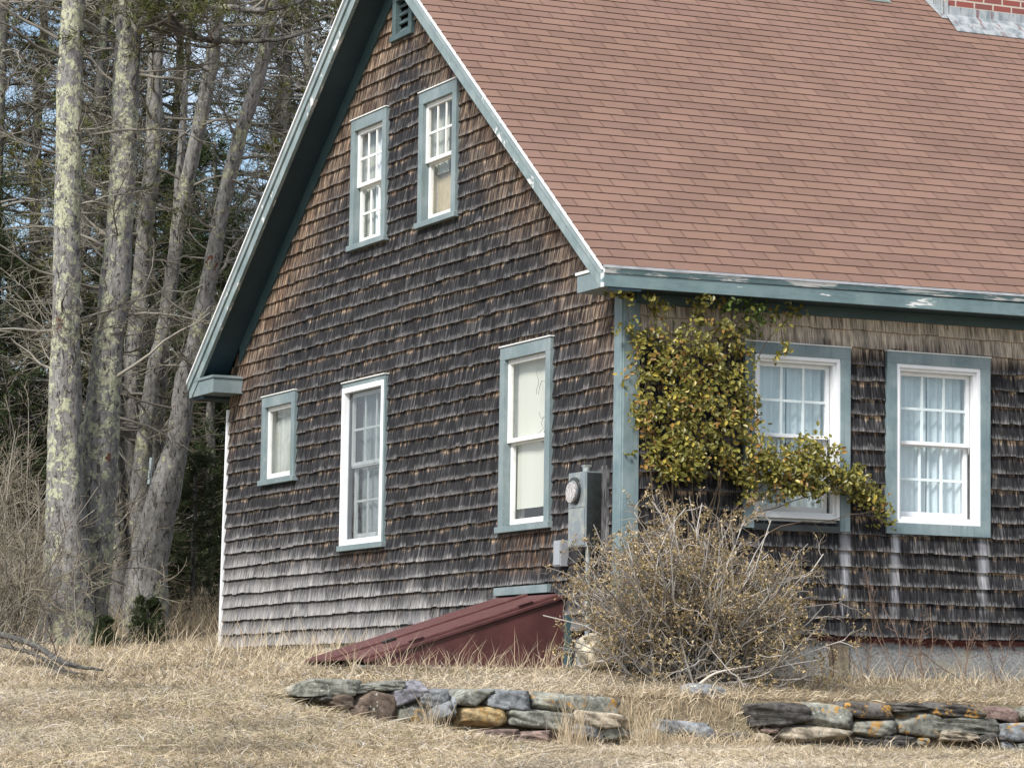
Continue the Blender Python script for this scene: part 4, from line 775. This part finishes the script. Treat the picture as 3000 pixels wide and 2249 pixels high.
# ------------------------------------------------------------------ leafless bush
BO = np.array([.30, -.62, -.72]); bush = empty('twiggy_bush', tuple(BO), label='large twiggy grey bush with dry tan leaf tufts before the house corner', cat='bush')
r = rng; m = 155; az = rng.uniform(0, 2 * np.pi, m); el = np.arcsin(rng.uniform(.02, .98, m)); el = np.where((np.cos(az) < -.35) & (el < .5), el * .5 + .55, el); D = np.stack([np.cos(az) * np.cos(el) * .95, np.sin(az) * np.cos(el) * .45, np.sin(el)], 1)
O = BO + np.stack([rng.normal(0, .16, m), rng.normal(0, .09, m), np.zeros(m)], 1); s1 = twigs(O, D, rng.uniform(.80, 1.14, m) * (1 + .32 * D[:, 2] ** 2), 8, .15, .05)
s2, _ = sprout(s1, 7, .26, .56, .75, 6, .26, .03, .2); s3, _ = sprout(s2, 4, .10, .26, .8, 4, .3, .05, .3)
def clampwall(P): 
    P[..., 1] = np.minimum(P[..., 1], -.045 - .02 * rng.random(P.shape[:-1])); P[..., 2] = np.maximum(P[..., 2], gz(P[..., 0], P[..., 1]) + .005); return P
s1, s2, s3 = clampwall(s1), clampwall(s2), clampwall(s3)
def tcl(n, a=(.18, .155, .13), b=(.46, .41, .36)): t = rng.random((n, 1)); return np.array(a) * (1 - t) + np.array(b) * t
o = tube_obj('branches', [(s1, taper(s1, .0085, .004), 5), (s2, taper(s2, .0042, .0022), 4), (s3, taper(s3, .0025, .0016), 3)], M['twig'], bush, [tcl(len(s1), (.15, .135, .12), (.50, .47, .43)), tcl(len(s2), (.16, .14, .12), (.46, .42, .38)), tcl(len(s3), (.15, .12, .09), (.34, .29, .22))], loc=BO); o.location = (0, 0, 0)
tips = np.concatenate([s3[:, -1], s3[:, -2], s2[:, -1]]); tips = tips[rng.random(len(tips)) < .50]; n = len(tips); LPp = np.repeat(tips, 4, 0) + rng.normal(0, .010, (n * 4, 3)); LPp[:, 1] = np.minimum(LPp[:, 1], -.04); t = rng.random((n * 4, 1)); cc = np.array([.22, .165, .07]) * (1 - t) + np.array([.46, .35, .19]) * t; cc = np.where(rng.random((n * 4, 1)) < .16, np.array([.66, .52, .32]), cc)
V, L, S_, C = leaves(LPp, rng.normal(0, 1, (n * 4, 3)) + np.array([0, -.4, .3]), rng.uniform(.014, .032, n * 4), cc, rng, .4, .5); o = mesh_np('dry_leaves', V, L, S_, M['bud'], bush, C, loc=BO); o.location = (0, 0, 0)
# dead pale stick lying under the bush
P = spl(np.array([[.05, -1.15, -.74], [.2, -1.1, -.66], [.38, -1.08, -.62], [.52, -1.05, -.60]]), 10)[None]; setp(tube_obj('fallen_stick', [(P, taper(P, .011, .005), 6)], M['twig'], None, [np.array([.55, .50, .43])]), 'pale bare stick leaning at the foot of the twiggy bush', 'stick')
# red stemmed weeds along the foundation
def weed(x, y, h, lab, sd, col=(.11, .07, .05)):
    base = np.array([x, y, float(gz(x, y))]); rt = empty('dried_weed', tuple(base), label=lab, cat='weed', group='dried weeds along the foundation')
    q = 4; a = twigs(np.repeat(base[None], q, 0), np.array([0, 0, 1.]) + rng.normal(0, .28, (q, 3)), rng.uniform(.6, 1, q) * h, 7, .12); b1, _ = sprout(a, 5, .1, .28, .5, 5, .15, .0, .3); c1, _ = sprout(b1, 3, .04, .12, .5, 4, .15)
    for P in (a, b1, c1): P[..., 1] = np.minimum(P[..., 1], -.03)
    o = tube_obj('stems', [(a, taper(a, .0042, .002), 4), (b1, taper(b1, .0024, .0012), 3), (c1, taper(c1, .0016, .001), 3)], M['twig'], rt, [tcl(len(a), col, (.22, .15, .11)), tcl(len(b1), col, (.22, .15, .11)), tcl(len(c1), col, (.3, .2, .14))], loc=base); o.location = (0, 0, 0)
for i, (x, h, lab) in enumerate(((2.0, .45, 'short red stemmed dry weed beside the stained foundation seam'), (2.25, .95, 'tall red stemmed dry weed under the right window'), (2.52, .75, 'thin branching dry weed right of the tallest one'), (2.85, .5, 'low dry weed near the right end of the foundation'), (1.72, .4, 'low dry weed just right of the twiggy bush'), (3.15, .4, 'rightmost low dry weed by the foundation'))): weed(x, -.16 - .05 * (i % 2), h, lab, i)
# ------------------------------------------------------------------ trees (foreground trunks)
def trunk_obj(name, pts, mat, parent, n=40, sides=20, rough=.03, O=None):
    n, sides = n * 3, sides + 8
    p = np.array(pts); c = spl(p[:, :3], n); rr_ = np.interp(np.linspace(0, len(p) - 1, n), np.arange(len(p)), p[:, 3])
    V, F = tubes(c[None], rr_[None], sides); ctr = np.repeat(c, sides, 0); d = V - ctr; a = np.arctan2(d[:, 1], d[:, 0]); z = V[:, 2]; ph = p[0, 0] * 7
    k = 1 + rough * (np.sin(a * 3 + z * 1.3 + ph) + .7 * np.sin(a * 5 - z * 2.1 + ph) + .8 * np.sin(z * 4.2 + ph) + .5 * np.sin(a * 2 + z * 6.3)); V = ctr + d * k[:, None]
    nzr = rng.normal(0, 1, (n, sides)); nzr = (nzr + np.roll(nzr, 1, 0) + np.roll(nzr, -1, 0) + np.roll(nzr, 1, 1)) / 2; V = V + unit(d) * (nzr.ravel() * .0042)[:, None]
    o = mesh_np(name, V, F, np.full(len(F), 4), mat, parent, smooth=True, loc=O); 
    if O is not None: o.location = (0, 0, 0)
    return o, c
A1 = [(-1.12, 10.04, -0.5, 0.36), (-1.15, 10.01, 0.0, 0.29), (-1.19, 9.95, 0.68, 0.221), (-1.24, 9.9, 1.36, 0.184), (-1.28, 9.84, 2.04, 0.163), (-1.32, 9.78, 2.71, 0.143), (-1.33, 9.75, 2.96, 0.138), (-1.37, 9.67, 3.86, 0.129), (-1.4, 9.58, 4.75, 0.129), (-1.43, 9.49, 5.65, 0.118), (-1.44, 9.4, 6.44, 0.112), (-1.47, 9.26, 7.8, 0.099), (-1.53, 9.13, 9.15, 0.077), (-1.5, 9.1, 11.5, .03)]
A2 = [(-0.92, 10.39, -0.5, 0.32), (-0.89, 10.31, 0.19, 0.259), (-0.86, 10.22, 0.88, 0.241), (-0.84, 10.13, 1.56, 0.2), (-0.82, 10.05, 2.25, 0.165), (-0.81, 9.98, 2.77, 0.153), (-0.79, 9.94, 3.01, 0.148), (-0.77, 9.83, 3.92, 0.136), (-0.78, 9.73, 4.83, 0.131), (-0.8, 9.63, 5.74, 0.131), (-0.81, 9.58, 6.2, 0.121), (-0.83, 9.47, 7.23, 0.103), (-0.87, 9.33, 8.6, 0.083), (-.85, 9.3, 11, .03)]
BT = [[(0.05, 11.89, -.1, 0.15), (-0.01, 11.87, 0.45, 0.113), (-0.08, 11.84, 0.95, 0.105), (-0.13, 11.81, 1.46, 0.094), (-0.19, 11.77, 2.07, 0.082), (-.22, 11.7, 4, .06), (-.25, 11.6, 7, .03)],
 [(0.16, 12.06, -.1, 0.19), (0.16, 11.99, 0.64, 0.155), (0.14, 11.94, 1.18, 0.142), (0.08, 11.91, 1.68, 0.117), (0.03, 11.83, 2.56, 0.1), (0.08, 11.73, 3.26, 0.091), (0.09, 11.61, 4.23, 0.088), (0.12, 11.52, 4.95, 0.088), (0.09, 11.42, 5.91, 0.077), (0.08, 11.34, 6.64, 0.069), (0.03, 11.19, 8.09, 0.055), (0, 11, 10, .02)],
 [(0.24, 11.76, 0.2, 0.16), (0.21, 11.74, 0.67, 0.136), (0.15, 11.71, 1.24, 0.109), (0.14, 11.66, 1.67, 0.094), (0.19, 11.54, 2.55, 0.08), (0.28, 11.41, 3.24, 0.076), (0.35, 11.27, 4.2, 0.076), (0.44, 11.15, 4.92, 0.076), (0.56, 10.98, 5.88, 0.073), (0.6, 10.88, 6.6, 0.062), (0.59, 10.76, 7.69, 0.051), (.6, 10.7, 9.5, .02)],
 [(0.2, 11.6, -.15, 0.26), (0.18, 11.56, 0.44, 0.22), (0.22, 11.5, 0.8, 0.202), (0.3, 11.4, 1.34, 0.166), (0.4, 11.3, 1.88, 0.126), (0.44, 11.2, 2.53, 0.112), (0.52, 11.12, 2.89, 0.098), (0.59, 11.03, 3.46, 0.09), (0.65, 10.94, 3.94, 0.087), (0.7, 10.87, 4.41, 0.079), (0.82, 10.73, 5.13, 0.076), (0.98, 10.57, 5.85, 0.069), (1.06, 10.45, 6.57, 0.058), (1.13, 10.3, 7.65, 0.047), (1.2, 10.2, 9.2, .02)],
 [(0.63, 12.38, 0.0, 0.111), (0.57, 12.33, 0.85, 0.082), (0.53, 12.27, 1.51, 0.067), (0.5, 12.18, 2.4, 0.056), (0.52, 12.08, 3.25, 0.052), (.6, 12, 5, .04), (.7, 12, 7.5, .02)],
 [(.45, 12.0, .3, .07), (0.51, 11.99, 1.2, 0.055), (0.57, 11.81, 2.48, 0.051), (0.67, 11.7, 3.03, 0.044), (0.78, 11.61, 3.4, 0.029), (.95, 11.5, 4.4, .015)]]
def needle_tufts(P, D, L, col, sd, per=9, wd=.007):
    r = np.random.default_rng(sd); n = len(P); p = np.repeat(P, per, 0); d = unit(np.repeat(unit(D), per, 0) + r.normal(0, .55, (n * per, 3))); l = L * r.uniform(.6, 1.1, (n * per, 1)); s = unit(np.cross(d, r.normal(0, 1, d.shape))) * wd
    p = p + r.normal(0, L * .25, p.shape); V = np.stack([p - s, p + s, p + d * l], 1).reshape(-1, 3); c = np.repeat(col, per, 0) * r.uniform(.6, 1.4, (n * per, 1))
    return V, np.arange(len(V)), np.full(n * per, 3), np.repeat(c, 3, 0)
def limbs(cs, k, zlo, L0, L1, sd):
    O, D, L = [], [], []
    for c in cs:
        m = c[:, 2] > zlo; cc = c[m]
        i = rng.integers(0, len(cc), k); O.append(cc[i]); a = rng.uniform(0, 2 * np.pi, k); D.append(np.stack([np.cos(a), np.sin(a), rng.uniform(-.1, .5, k)], 1)); L.append(rng.uniform(L0, L1, k))
    return np.concatenate(O), np.concatenate(D), np.concatenate(L)
def crown(root, O, cs, k, zlo, L0, L1, needles, ncol=(.075, .085, .022), bl=M['bark_m'], thick=.018, kk=(7, 5), nz=5.5):
    o_, d_, l_ = limbs(cs, k, zlo, L0, L1, 0); a = twigs(o_, d_, l_, 9, .16, .02); b1, _ = sprout(a, kk[0], .25, .8, .6, 6, .22, .0, .2); c1, _ = sprout(b1, kk[1], .10, .32, .6, 4, .25, .0, .2)
    o = tube_obj('branches', [(a, taper(a, thick * rng.uniform(.4, 1.2, len(a)), .003), 5), (b1, taper(b1, .0055, .002), 3), (c1, taper(c1, .0028, .0015), 3)], M['twig'], root, [tcl(len(a), (.09, .08, .07), (.28, .26, .22)), tcl(len(b1), (.09, .08, .065), (.30, .28, .22)), tcl(len(c1), (.08, .07, .055), (.28, .26, .19))], loc=O); o.location = (0, 0, 0)
    if needles:
        t = c1[:, -1]; m = (t[:, 2] > nz + rng.normal(0, .6, len(t))) ; P = t[m]; D = c1[m, -1] - c1[m, 0]; pick = np.sin(P[:, 0] * 2.3 + P[:, 2] * 1.9) + np.sin(P[:, 1] * 1.7 - P[:, 2] * 1.2) + rng.normal(0, .4, len(P)) > needles; P, D = P[pick], D[pick]
        if len(P): V, L, S_, C = needle_tufts(P, D, .085, np.broadcast_to(np.array(ncol), (len(P), 3)), 5); o = mesh_np('needles', V, L, S_, M['needle'], root, C, loc=O); o.location = (0, 0, 0)
OA = np.array([-1.05, 10.1, -.3]); tA = empty('pine_tree', tuple(OA), label='tall twin trunked tree crusted with pale yellow lichen, nearest the left edge', cat='tree')
o1, c1_ = trunk_obj('trunk', A1, M['bark_l'], tA, 60, 26, .03, OA); o2, c2_ = trunk_obj('trunk', A2, M['bark_l'], tA, 60, 26, .03, OA)
limb = [(-0.8, 9.4, 5.85, 0.069), (-0.7, 9.34, 5.94, 0.058), (-0.48, 9.24, 5.99, 0.048), (-0.24, 9.12, 6.07, 0.041), (0.01, 9.0, 6.09, 0.034), (0.38, 8.83, 6.07, 0.027), (.8, 8.7, 6.2, .012)]; limb2 = [(-0.72, 9.25, 6.0, 0.043), (-0.38, 9.1, 5.83, 0.034), (-0.19, 9.02, 5.75, 0.031), (0.12, 8.88, 5.74, 0.027), (0.49, 8.7, 5.76, 0.02), (.9, 8.6, 5.9, .01)]
lo1, lc1 = trunk_obj('limb', limb, M['bark_m'], tA, 24, 12, .06, OA); lo2, lc2 = trunk_obj('limb', limb2, M['bark_bg'], tA, 24, 10, .04, OA)
crown(tA, OA, [c1_, c2_], 44, 2.3, .5, 1.7, .5, nz=5.9, kk=(7, 5)); crown(tA, OA, [lc1, lc2], 10, 0, .5, 1.1, -.7, nz=5.7, kk=(7, 6))
OB = np.array([.2, 11.8, 0.]); tB = empty('pine_tree', tuple(OB), label='grey tree splitting into several leaning trunks just left of the house', cat='tree')
cs = [trunk_obj('trunk', q, M['bark_m'], tB, 50, 20, .03, OB)[1] for q in BT]
crown(tB, OB, cs[:4], 38, 1.9, .5, 1.6, 1.0, nz=4.8, kk=(8, 5))
b = MB(); b.box(-.012, .012, -.045, .045, -.14, .14); wm_ = b.build('white_marker', M['tealplastic'], None, .004); wm_.location = (.03, 11.05, 1.56); wm_.rotation_euler = (0, math.radians(4), math.radians(-30)); setp(wm_, 'small white board fixed in the fork of the split grey tree', 'marker')
# fallen branch on the grass
fb = [(26, 0, 1855, 30), (25.3, 60, 1872, 32), (24.4, 110, 1893, 32), (23.2, 180, 1936, 28), (22.5, 240, 1952, 20), (22.0, 300, 1962, 12)]
def ray3(t, px, py): return CAM + t * (FV + RV * (px - 1500) / PXF - UV_ * (py - 1124.5) / PXF)
FB = np.array([ray3(t, a, b_) for t, a, b_, _ in fb]); fr_ = np.array([w * t / PXF / 2 for t, _, _, w in fb]); FB = np.concatenate([[FB[0] + (FB[0] - FB[1]) * 2], FB]); fr_ = np.concatenate([[.045], fr_])
fbo = empty('fallen_branch', tuple(FB[2]), label='grey forked dead branch lying on the grass at the left edge', cat='branch'); fo = Vector(FB[2])
fr_ = fr_ * .55; fr_[-1] = .004
_, fc = trunk_obj('limb', [tuple(p) + (q,) for p, q in zip(FB, fr_)], M['bark_bg'], fbo, 20, 8, .10, fo)
FB2 = FB[:6].copy() + np.array([0, -.04, -.07]); FB2[:, 2] += np.linspace(-.03, .02, 6); _, fc2 = trunk_obj('limb', [tuple(p) + (q,) for p, q in zip(FB2, fr_[:6] * np.array([.6, .6, .55, .5, .35, .12]))], M['bark_bg'], fbo, 20, 6, .10, fo)
cc_ = np.stack([fc[:48], fc2[:48]]); tw, _ = sprout(cc_, 12, .2, .75, .75, 7, .2, .03, .05); tw2, _ = sprout(tw, 3, .08, .3, .6, 5, .2)
for i in range(len(tw)): o = tube_obj('twig', [(tw[i:i + 1], taper(tw[i:i + 1], .006, .002), 4), (tw2[i * 3:i * 3 + 3], taper(tw2[i * 3:i * 3 + 3], .0025, .0012), 3)], M['twig'], fbo, [np.array([.16, .14, .12]), np.array([.17, .14, .12])], loc=fo); o.location = (0, 0, 0)
# ------------------------------------------------------------------ background conifers
def conifer(name, H, r0, kind, sd):
    """prototype at origin -> list of (meshname, mesh)"""
    global rng
    rng = np.random.default_rng(sd); n = 14; tr = np.zeros((1, n, 3)); tr[0, :, 2] = np.linspace(-.3, H, n); tr[0, :, 0] = np.cumsum(rng.normal(0, .05 * min(1, H / 12), n)); tr[0, :, 1] = np.cumsum(rng.normal(0, .05 * min(1, H / 12), n)); rt = empty(name)
    o = tube_obj('trunk', [(tr, np.linspace(r0, .02, n)[None], 12)], M['bark_bg'], rt)
    if kind == 'pine':
        k = 120; z = rng.uniform(.10, .97, k) * H; i = np.interp(z, tr[0, :, 2], np.arange(n)); O = np.stack([np.interp(z, tr[0, :, 2], tr[0, :, a]) for a in range(3)], 1); a_ = rng.uniform(0, 2 * np.pi, k); D = np.stack([np.cos(a_), np.sin(a_), rng.uniform(-.15, .35, k)], 1)
        a = twigs(O, D, rng.uniform(.9, 2.3, k) * (1.05 - .5 * z / H), 8, .13, .02); b1, _ = sprout(a, 8, .3, 1.0, .6, 6, .24, .01, .15); c1, _ = sprout(b1, 5, .12, .42, .6, 4, .25, .02, .15)
        tube_obj('branches', [(a, taper(a, .022, .004), 4), (b1, taper(b1, .007, .003), 3), (c1, taper(c1, .004, .002), 3)], M['twig'], rt, [tcl(len(a), (.07, .06, .052), (.28, .265, .23)), tcl(len(b1), (.09, .08, .07), (.33, .31, .26)), tcl(len(c1), (.09, .08, .065), (.32, .30, .24))])
        t = c1[:, -1]; nd = np.sin(t[:, 0] * 1.9 + t[:, 2] * 1.3 + sd) + np.sin(t[:, 1] * 2.1 - t[:, 2] * .9) + (t[:, 2] - 5.5) * .22; m = nd + rng.normal(0, .4, len(t)) > 1.15; P, D = t[m], c1[m, -1] - c1[m, 0]
        base = np.array([.055, .062, .018])[None] * rng.uniform(.6, 1.6, (len(P), 1)) + np.array([.03, .015, 0])[None] * rng.random((len(P), 1)); V, L, S_, C = needle_tufts(P, D, .11, base, sd, 11, .008); mesh_np('needles', V, L, S_, M['needle'], rt, C)
    else:
        k = int(max(H, 3.0) * 38); z = (rng.random(k) ** 1.25) * H * .98 + .08; a_ = rng.uniform(0, 2 * np.pi, k); D = np.stack([np.cos(a_), np.sin(a_), rng.uniform(-.1, .25, k)], 1); O = np.stack([np.interp(z, tr[0, :, 2], tr[0, :, 0]), np.interp(z, tr[0, :, 2], tr[0, :, 1]), z], 1)
        R = (H - z) * .30 + .10; a = twigs(O, D, R * rng.uniform(.75, 1.1, k), 7, .06, .035); s_ = min(1, H / 3); b1, _ = sprout(a, 9 if H > 1 else 5, .18 * max(s_, .35), .55 * max(s_, .25), .45, 5, .08, .0, .12)
        tube_obj('branches', [(a, taper(a, .010 * max(s_, .3), .002), 4), (b1, taper(b1, .0035 * max(s_, .4), .0015), 3)], M['twig'], rt, [tcl(len(a), (.05, .04, .03), (.13, .11, .08)), tcl(len(b1), (.05, .045, .025), (.12, .11, .06))])
        f = np.linspace(0, 1, 7 if H > 1 else 5); q = b1[:, [1, 2, 3, 4, 4]]; P = np.concatenate([b1[:, i] for i in (1, 2, 3, 4)]); D = np.concatenate([b1[:, i] - b1[:, i - 1] for i in (1, 2, 3, 4)])
        base = np.array([.030, .045, .016])[None] * rng.uniform(.5, 1.7, (len(P), 1)); V, L, S_, C = needle_tufts(P, D, .055 * max(s_, .5), base, sd, 8, .0055 * max(s_, .45)); mesh_np('needles', V, L, S_, M['needle'], rt, C)
    return rt
def dup(rt, name, loc, rot, sc, **kw):
    c = rt.copy(); COL.objects.link(c); c.name = name; c.location = loc; c.rotation_euler = (random.gauss(0, .05) if 'pine' in name else 0, random.gauss(0, .07) if 'pine' in name else 0, rot); c.scale = (sc, sc, sc); setp(c, **kw)
    for ch_ in rt.children: d = ch_.copy(); COL.objects.link(d); d.parent = c
    return c
def plan(px, t): x, y = [float(v[0]) for v in frustum_pt(px, t)]; return x, y
def frustum_pt(px, t):
    l = (px - 1500) / PXF * t; f2 = np.array([.41565, .90354]); r2 = np.array([.90777, -.41924]); det = r2[0] * f2[1] - r2[1] * f2[0]; return np.array([CAM[0] + (l * f2[1] - t * r2[1]) / det]), np.array([CAM[1] + (-l * f2[0] + t * r2[0]) / det])
protos = [conifer('background_pine', 14, .11, 'pine', 41), conifer('background_pine', 15, .10, 'pine', 42), conifer('background_pine', 13, .12, 'pine', 43)]
LB = ['far pine with lichen covered dead twigs in the wood behind the trees', 'tall far pine with olive needle clumps in the wood', 'slender far pine with many bare side twigs in the wood']
spots = [(-160, 41), (-60, 40), (40, 44), (115, 40), (180, 47), (250, 42), (320, 51), (400, 46), (640, 46), (720, 41), (850, 45), (940, 42), (1000, 41), (1080, 48), (1180, 44), (1300, 50), (-300, 46), (-480, 42), (-620, 47), (-800, 43), (-980, 46)]
for i, (px, t) in enumerate(spots):
    x, y = plan(px, t); z = float(gz(x, y)); p = protos[i % 3]; kw = dict(label=LB[i % 3], cat='tree', group='far pines behind the house: kind %s' % ('twiggy', 'olive', 'slender')[i % 3])
    if i < 3: p.location = (x, y, z); p.rotation_euler = (0, 0, i * 1.3); setp(p, **kw)
    else: dup(p, 'background_pine', (x, y, z), i * 2.1, random.uniform(.85, 1.1), **kw)
sp = [conifer('young_spruce', 5.2, .07, 'spruce', 51), conifer('young_spruce', 4.4, .06, 'spruce', 52)]
sspots = [(-90, 39), (60, 40.5), (-10, 43), (170, 43), (260, 44.5), (300, 40), (420, 41), (520, 43), (600, 39.5), (680, 42), (480, 45), (760, 44), (120, 46), (360, 47), (560, 47), (860, 42), (610, 45), (-250, 41), (-420, 44), (-560, 41), (-750, 44)]
for i, (px, t) in enumerate(sspots):
    x, y = plan(px, t); z = float(gz(x, y)); p = sp[i % 2]; kw = dict(label='dark dense young spruce in the thicket behind the trunks' if i % 2 == 0 else 'smaller dark green spruce in the thicket behind the trunks', cat='tree', group='dark spruces in the thicket: %s ones' % ('larger', 'smaller')[i % 2])
    if i < 2: p.location = (x, y, z); setp(p, **kw)
    else: dup(p, 'young_spruce', (x, y, z), i * 2.1, random.uniform(.85, 1.15), **kw)
s0 = conifer('spruce_sapling', 1.5, .02, 'spruce', 61); x, y = plan(560, 36.2); s0.location = (x, y, float(gz(x, y))); setp(s0, 'spruce sapling with green branch tips between the split tree and the house', 'sapling'); s0.scale = (1.2, 1.2, 1.2)
s1_ = conifer('spruce_sapling', .50, .010, 'spruce', 62); s1_.location = (-.714, 8.743, float(gz(-.714, 8.743))); s1_.scale = (.92,) * 3; setp(s1_, 'bushy little spruce sapling in the grass in front of the split grey tree', 'sapling')
s2_ = dup(s1_, 'spruce_sapling', (-1.40, 8.0, float(gz(-1.4, 8.0)) - .06), 1.2, .65, label='smallest spruce sapling at the foot of the lichen tree')
# ------------------------------------------------------------------ bare thicket at the left
rng = np.random.default_rng(77)
def thicket(px, t, h, lab, k=36):
    x, y = plan(px, t); B = np.array([x, y, float(gz(x, y)) - .05]); rt = empty('bare_shrub', tuple(B), label=lab, cat='shrub', group='leafless shrubs at the left edge')
    az = rng.uniform(0, 2 * np.pi, k); D = np.stack([np.cos(az), np.sin(az), rng.uniform(.6, 3, k)], 1); O = B + np.stack([rng.normal(0, .2, k), rng.normal(0, .2, k), np.zeros(k)], 1); a = twigs(O, D, rng.uniform(.6, 1, k) * h, 9, .13, -.02); b1, _ = sprout(a, 8, .3, .9, .5, 7, .18, .0, .2); c1, _ = sprout(b1, 4, .12, .4, .5, 5, .18, .0, .2)
    for P in (a, b1, c1): P[..., 2] = np.maximum(P[..., 2], gz(P[..., 0], P[..., 1]))
    o = tube_obj('stems', [(a, taper(a, .009, .004), 4), (b1, taper(b1, .0045, .0022), 3), (c1, taper(c1, .003, .0018), 3)], M['twig'], rt, [tcl(len(a), (.11, .10, .085), (.34, .31, .26)), tcl(len(b1), (.13, .11, .085), (.34, .29, .22)), tcl(len(c1), (.13, .11, .085), (.34, .30, .22))], loc=B); o.location = (0, 0, 0)
for q in ((-120, 33, 2.4, 'leafless shrub at the very left edge, farthest from the lichen tree'), (-40, 32, 1.8, 'arching leafless shrub left of the lichen tree'), (45, 34.2, 2.7, 'tallest leafless shrub, growing up behind the lichen tree'), (-20, 36, 3.2, 'leafless shrub behind the others at the left edge'), (40, 36.5, 3.4, 'leafless shrub in the back row beside the dark spruces')): thicket(*q)
x, y = plan(255, 31.5); thicket(240, 31.8, 1.5, 'sparse reddish shrub whose whips cross the lichen trunk', 4)
# brush at the wood's edge between the trees and the house
x, y = frustum(5000, 34.5, 38, .2, 1, 90, 150, 700); k = keep(x, y, .3); k &= ~((x > -.3) & (y < W + .6)); t5 = blades(0, x[k], y[k], .2, .7, .006, .05, .9, lambda r, x, y: tcol(r, x, y) * .75, 91, .6); setp(mesh_np('brush', t5[0], t5[1], t5[2], M['grass'], None, t5[3]), 'dead brush and tall stalks along the edge of the wood', 'brush', None, 'stuff')
# ------------------------------------------------------------------ camera, light, sky
cam = bpy.data.cameras.new('camera'); co = bpy.data.objects.new('camera', cam); COL.objects.link(co); cam.sensor_width = 36; cam.sensor_fit = 'HORIZONTAL'; cam.lens = 36 * PXF / 3000; cam.clip_start = .5; cam.clip_end = 3000
m = Matrix.Identity(4)
for i in range(3): m[i][0] = RV[i]; m[i][1] = UV_[i]; m[i][2] = -FV[i]; m[i][3] = CAM[i]
co.matrix_world = m; S.camera = co
sd = np.array([-.66, -.42, .72]); sd = sd / np.linalg.norm(sd); el = math.asin(sd[2]); azm = math.atan2(sd[0], sd[1])
sun = bpy.data.lights.new('sun', 'SUN'); so = bpy.data.objects.new('sun', sun); COL.objects.link(so); sun.energy = 3.0; sun.angle = math.radians(14); sun.color = (1, .965, .92)
so.rotation_euler = Vector(-sd).to_track_quat('-Z', 'Y').to_euler()
w = bpy.data.worlds.new('World'); S.world = w; w.use_nodes = True; nt = w.node_tree; bg = nt.nodes['Background']
sky = nt.nodes.new('ShaderNodeTexSky'); sky.sky_type = 'NISHITA'; sky.sun_disc = False; sky.sun_elevation = el; sky.sun_rotation = azm % (2 * math.pi); sky.air_density = 1.0; sky.dust_density = .6
tc = nt.nodes.new('ShaderNodeTexCoord'); mp = nt.nodes.new('ShaderNodeMapping'); mp.inputs['Scale'].default_value = (1, 1, 2.6); nz = nt.nodes.new('ShaderNodeTexNoise'); nz.inputs['Scale'].default_value = 3.2; nz.inputs['Detail'].default_value = 6; rmp = nt.nodes.new('ShaderNodeMapRange'); rmp.inputs[1].default_value = .42; rmp.inputs[2].default_value = .62
mixn = nt.nodes.new('ShaderNodeMix'); mixn.data_type = 'RGBA'; mixn.inputs[7].default_value = (8.2, 8.5, 9.0, 1)
nt.links.new(tc.outputs['Generated'], mp.inputs[0]); nt.links.new(mp.outputs[0], nz.inputs['Vector']); nt.links.new(nz.outputs['Fac'], rmp.inputs[0]); nt.links.new(rmp.outputs[0], mixn.inputs[0]); nt.links.new(sky.outputs[0], mixn.inputs[6]); nt.links.new(mixn.outputs[2], bg.inputs[0]); bg.inputs[1].default_value = .085
vs = S.view_settings; vs.view_transform = 'Standard'; vs.look = 'None'; vs.exposure = 0.9; vs.gamma = 1
S.render.engine = 'CYCLES'; S.cycles.max_bounces = 6; S.cycles.transparent_max_bounces = 12
